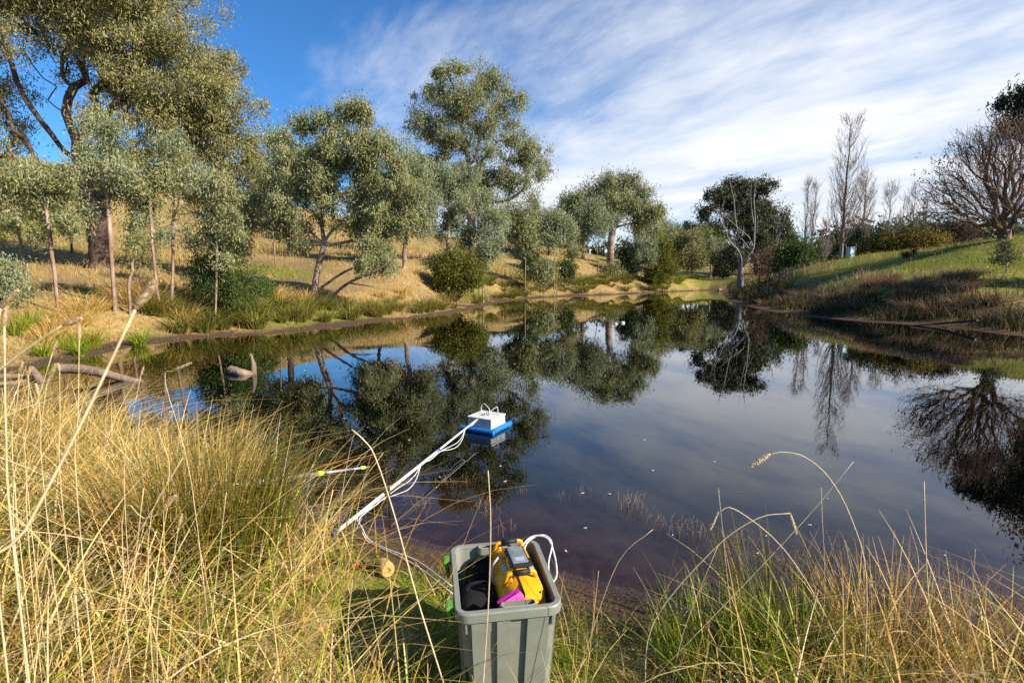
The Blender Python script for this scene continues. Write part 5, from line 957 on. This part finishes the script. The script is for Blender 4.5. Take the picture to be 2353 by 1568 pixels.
# yellow case
g = empty('equipment_case', local(.070, .026, .044), TR + math.radians(3)); tag(g, 'bright yellow hard case standing in the tub', 'case'); cw, cd, ch = .182, .385, .40
bm = bmesh.new(); prof = [(-cw / 2, 0), (cw / 2, 0), (cw / 2, ch - .05), (cw / 2 - .018, ch - .012), (.01, ch + .004), (-.035, ch - .004), (-cw / 2 + .010, ch - .045), (-cw / 2, ch - .09)]
vs = [[bm.verts.new((x_ * (1 if j_ in (1, 2) else .93), y_, z_ if j_ in (1, 2) or z_ < .1 else z_ - .035)) for x_, z_ in prof] for j_, y_ in enumerate((-cd / 2, -cd / 2 + .06, cd / 2 - .03, cd / 2))]
for j_ in range(3):
    for i_ in range(8): bm.faces.new((vs[j_][i_], vs[j_][(i_ + 1) % 8], vs[j_ + 1][(i_ + 1) % 8], vs[j_ + 1][i_]))
bm.faces.new(vs[0][::-1]); bm.faces.new(vs[3]); bmesh.ops.recalc_face_normals(bm, faces=bm.faces); bmesh.ops.bevel(bm, geom=list(bm.edges), offset=.007, segments=2, affect='EDGES')
m_ = MB(); m_.bm(bm); shell = m_.build('shell', M_yel, g, smooth=False, auto=40)
MB().box((-.012, -.105, ch - .006), (.003, .19, .02)).build('lid_seam', M_blk, shell)
MB().tube([[-.012, -.2, ch - .075], [-.012, -.203, ch - .2], [-.012, -.2, ch - .33]], .0025, 6).build('lid_seam', M_blk, shell)
for yy, nm in ((-.085, 0), (.165, 1)):
    h_ = MB(); w2 = .062; P_ = [[-w2 - .012, yy + .016, ch - .06], [-w2, yy, ch + .004], [-w2 + .018, yy - .003, ch + .022], [.04, yy - .003, ch + .024], [.058, yy, ch + .008], [.062, yy + .014, ch - .03]]
    h_.tube(P_, .0085, 10, 4); hd_ = h_.build('handle', M_yel, g, True); MB().tube([[-.036, yy - .003, ch + .024], [.036, yy - .003, ch + .0255]], .0108, 12).build('grip', M_blk, hd_, True)
    for j_ in range(3 if nm else 2): MB().tube([[-w2 - .014 + j_ * .004, yy + .012 - j_ * .013, ch - .055 + j_ * .004], [-w2 + .004, yy + .006 - j_ * .013, ch - .018 + j_ * .004], [-w2 + .022, yy - .002 - j_ * .011, ch + .001]], .0042, 6, 3).build('rib', M_yel, g, True)
MB().box((-.046, .02, ch - .014), (.026, .05, .002), Matrix.Rotation(math.radians(-14), 3, 'Y')).build('sticker', M_paper, g)
MB().box((.058, .0, ch - .004), (.024, .055, .006), Matrix.Rotation(math.radians(16), 3, 'Y')).build('name_plate', M_silver, g)
for yy in (-.165, .0): MB().tube([[.066, yy, ch - .02], [.07, yy, ch - .018]], .005, 8).build('screw', M_dark, g, True)
# handheld on the case
hx = local(.080, .062, .044 + ch + .012); g = empty('handheld_device', hx, TR + math.radians(-10)); tag(g, 'black-cased handheld device with a grey screen lying on the yellow case', 'device'); g.rotation_euler = (math.radians(5), math.radians(2), TR + math.radians(6)); g.scale = (.84, .80, .84)
m_ = MB(); m_.box((0, 0, .010), (.098, .168, .020), bev=.007, seg=2); m_.box((-.050, -.05, .008), (.02, .05, .016), bev=.004); m_.box((-.050, .045, .008), (.016, .04, .014), bev=.004); m_.box((.050, -.05, .008), (.018, .06, .014), bev=.004); m_.build('rubber_case', M_blk, g)
MB().box((-.002, .004, .0205), (.080, .142, .004), bev=.0015).build('frame', M_silver, g); s_ = MB().box((-.002, .004, .0232), (.072, .130, .0016)).build('screen', M_screen, g); MB().box((.0, -.038, .0243), (.05, .034, .0006)).build('screen_panel', M_panel, s_); MB().box((.0, .03, .0243), (.06, .06, .0006)).build('screen_panel', M_screen, s_)
# pink notebook
g = empty('notebook', local(.098, -.183, .275), TR); tag(g, 'pink notebook wedged in front of the yellow case', 'notebook'); g.rotation_euler = (math.radians(-4), math.radians(-30), TR)
MB().box((0, .006, .095), (.095, .004, .20), bev=.0015).build('cover', M_mag, g); MB().box((.004, -.0005, .088), (.092, .007, .185), bev=.001).build('pages', M_paper, g); MB().box((.004, -.006, .09), (.095, .003, .19), bev=.001).build('back_cover', M_pink, g)
# black bags
def bag(label, c_, size, rot, seed, folds=.006):
    q = np.random.default_rng(seed); g = empty('bag', local(c_[0], c_[1], c_[2]), TR); tag(g, label, 'bag'); g.rotation_euler = (rot[0], rot[1], TR + rot[2]); bm = bmesh.new(); bmesh.ops.create_cube(bm, size=1)
    bmesh.ops.subdivide_edges(bm, edges=bm.edges, cuts=6, use_grid_fill=True)
    for v_ in bm.verts:
        c = v_.co * 2; e_ = (abs(c.x) ** 5 + abs(c.y) ** 5 + abs(c.z) ** 5) ** .2; c = c / max(e_, .01); v_.co = Vector((c.x * size[0] / 2, c.y * size[1] / 2, (c.z + 1) * size[2] / 2)) + Vector(q.normal(0, folds, 3))
    m_ = MB(); m_.bm(bm); m_.build('shell', M_cloth, g, True); MB().tube([[-size[0] * .35, 0, size[2] * .98], [-size[0] * .2, .01, size[2] * 1.06], [size[0] * .2, .01, size[2] * 1.06], [size[0] * .35, 0, size[2] * .98]], .007, 8, 3).build('strap', M_cloth, g, True); MB().tube([[-size[0] * .47, -size[1] * .4, size[2] * .8], [0, -size[1] * .5, size[2] * .82], [size[0] * .47, -size[1] * .4, size[2] * .8]], .0028, 6, 3).build('zip', M_blk, g, True)
bag('padded black bag lying in the near half of the tub', (-.090, .01, .02), (.165, .17, .345), (0, 0, 0), 1, .003)
bag('slack black bag slumped at the back of the tub', (-.085, .150, .02), (.16, .11, .36), (math.radians(-6), math.radians(6), 0), 2, .006)
g = empty('meter_unit', local(-.10, -.155, .05), TR); tag(g, 'dark instrument with ports down in the tub corner', 'instrument'); MB().box((0, 0, .09), (.13, .11, .18), bev=.008).build('housing', M_blk, g)
for xx in (-.03, .02): MB().lathe([(.0, 0), (.014, 0), (.014, .012), (.009, .012), (.009, .004), (0, .004)], 14, (xx, 0, .179)).build('port', M_grey, g, True)
MB().box((-.052, -.02, .2), (.014, .05, .05), bev=.004).build('plug', M_paper, g)
o = MB().tube([local(-.02, .07, .33), local(-.03, .08, .40), local(.0, .10, .445), local(.03, .12, .43), local(.045, .13, .36)], .0055, 8, 5).build('coiled_tube', M_tube, None, True); tag(o, 'short grey-white tube looping out between bags and case', 'tube')
o = MB().tube([local(.09, .19, .40), local(.17, .235, .455), local(.245, .215, .455), local(.262, .14, .41), local(.25, .05, .37), local(.215, .02, .36), local(.225, .10, .40), local(.262, .19, .44), local(.235, .245, .455), local(.16, .225, .445), local(.12, .18, .40)], .0042, 8, 5).build('coiled_tube', M_tube, None, True); tag(o, 'white tube coil spilling over the far corner of the tub', 'tube')

# mallet
ph = at_z(884, 1308, .11); pk = at_z(752, 1300, .11); ph[2] = gz(ph[0], ph[1]) + .045; pk[2] = gz(pk[0], pk[1]) + .018; ax = pk - ph; ax /= np.linalg.norm(ax); Lk = .36
g = empty('mallet', ph); tag(g, 'tan-headed mallet with black and red handle lying on the turf', 'mallet'); rot = Vector((.55, -.78, .12)).to_track_quat('Z', 'Y').to_matrix()
MB().lathe([(0, -.05), (.033, -.05), (.041, -.043), (.044, -.02), (.044, .02), (.041, .043), (.034, .05), (.016, .05), (.014, .035), (0, .035)], 22, rot=rot).build('head', M_tan, g, smooth=False, auto=40)
a0 = np.array(ax); MB().tube([a0 * .02, a0 * .15], [.013, .013], 12).build('shaft', M_blk, g, True); MB().tube([a0 * .15, a0 * .165], .0165, 12).build('grip_ring', M_red, g, True); MB().tube([a0 * .165, a0 * .2, a0 * .28, a0 * .33], [.0155, .017, .0165, .017], 12).build('grip', principled('brown_grip', (.06, .035, .03), .7, .3, noise=.2), g, True); MB().tube([a0 * .33, a0 * .36], [.0185, .015], 12).build('grip_end', M_red, g, True)
# pale feathers and leaves drifting on the water
rs = np.random.default_rng(31)
for (u, v) in [(1338, 1132), (1400, 1134), (1344, 1212), (1545, 1228), (1300, 1265), (1640, 1060), (1150, 1070), (940, 1010), (1900, 1145), (1700, 1130), (1860, 1205), (1500, 1080), (790, 960), (560, 985), (660, 830), (700, 850), (1740, 1270), (1760, 1230), (2170, 1275), (1250, 880), (1330, 905), (1480, 1010), (1160, 1105), (1010, 1095)]:
    p = at_z(u, v, .003); s = rs.uniform(.010, .018) * (p[1] / 4) ** .5; a = rs.uniform(0, 6.28); m_ = MB(); m_.raw([(-s, 0, .001), (0, -s * .35, .003), (s, 0, .004), (0, s * .35, .003), (-s, 0, 0), (0, -s * .35, .0), (s, 0, .002), (0, s * .35, .0)], [[0, 1, 2, 3], [7, 6, 5, 4], [0, 4, 5, 1], [1, 5, 6, 2], [2, 6, 7, 3], [3, 7, 4, 0]])
    o = m_.build('feather', M_paper, None); o.location = p; o.rotation_euler = (0, 0, float(a)); tag(o, 'tiny white feather drifting on the water', 'feather', 'feathers on the water')
print('all', round(time.time() - T0, 1))
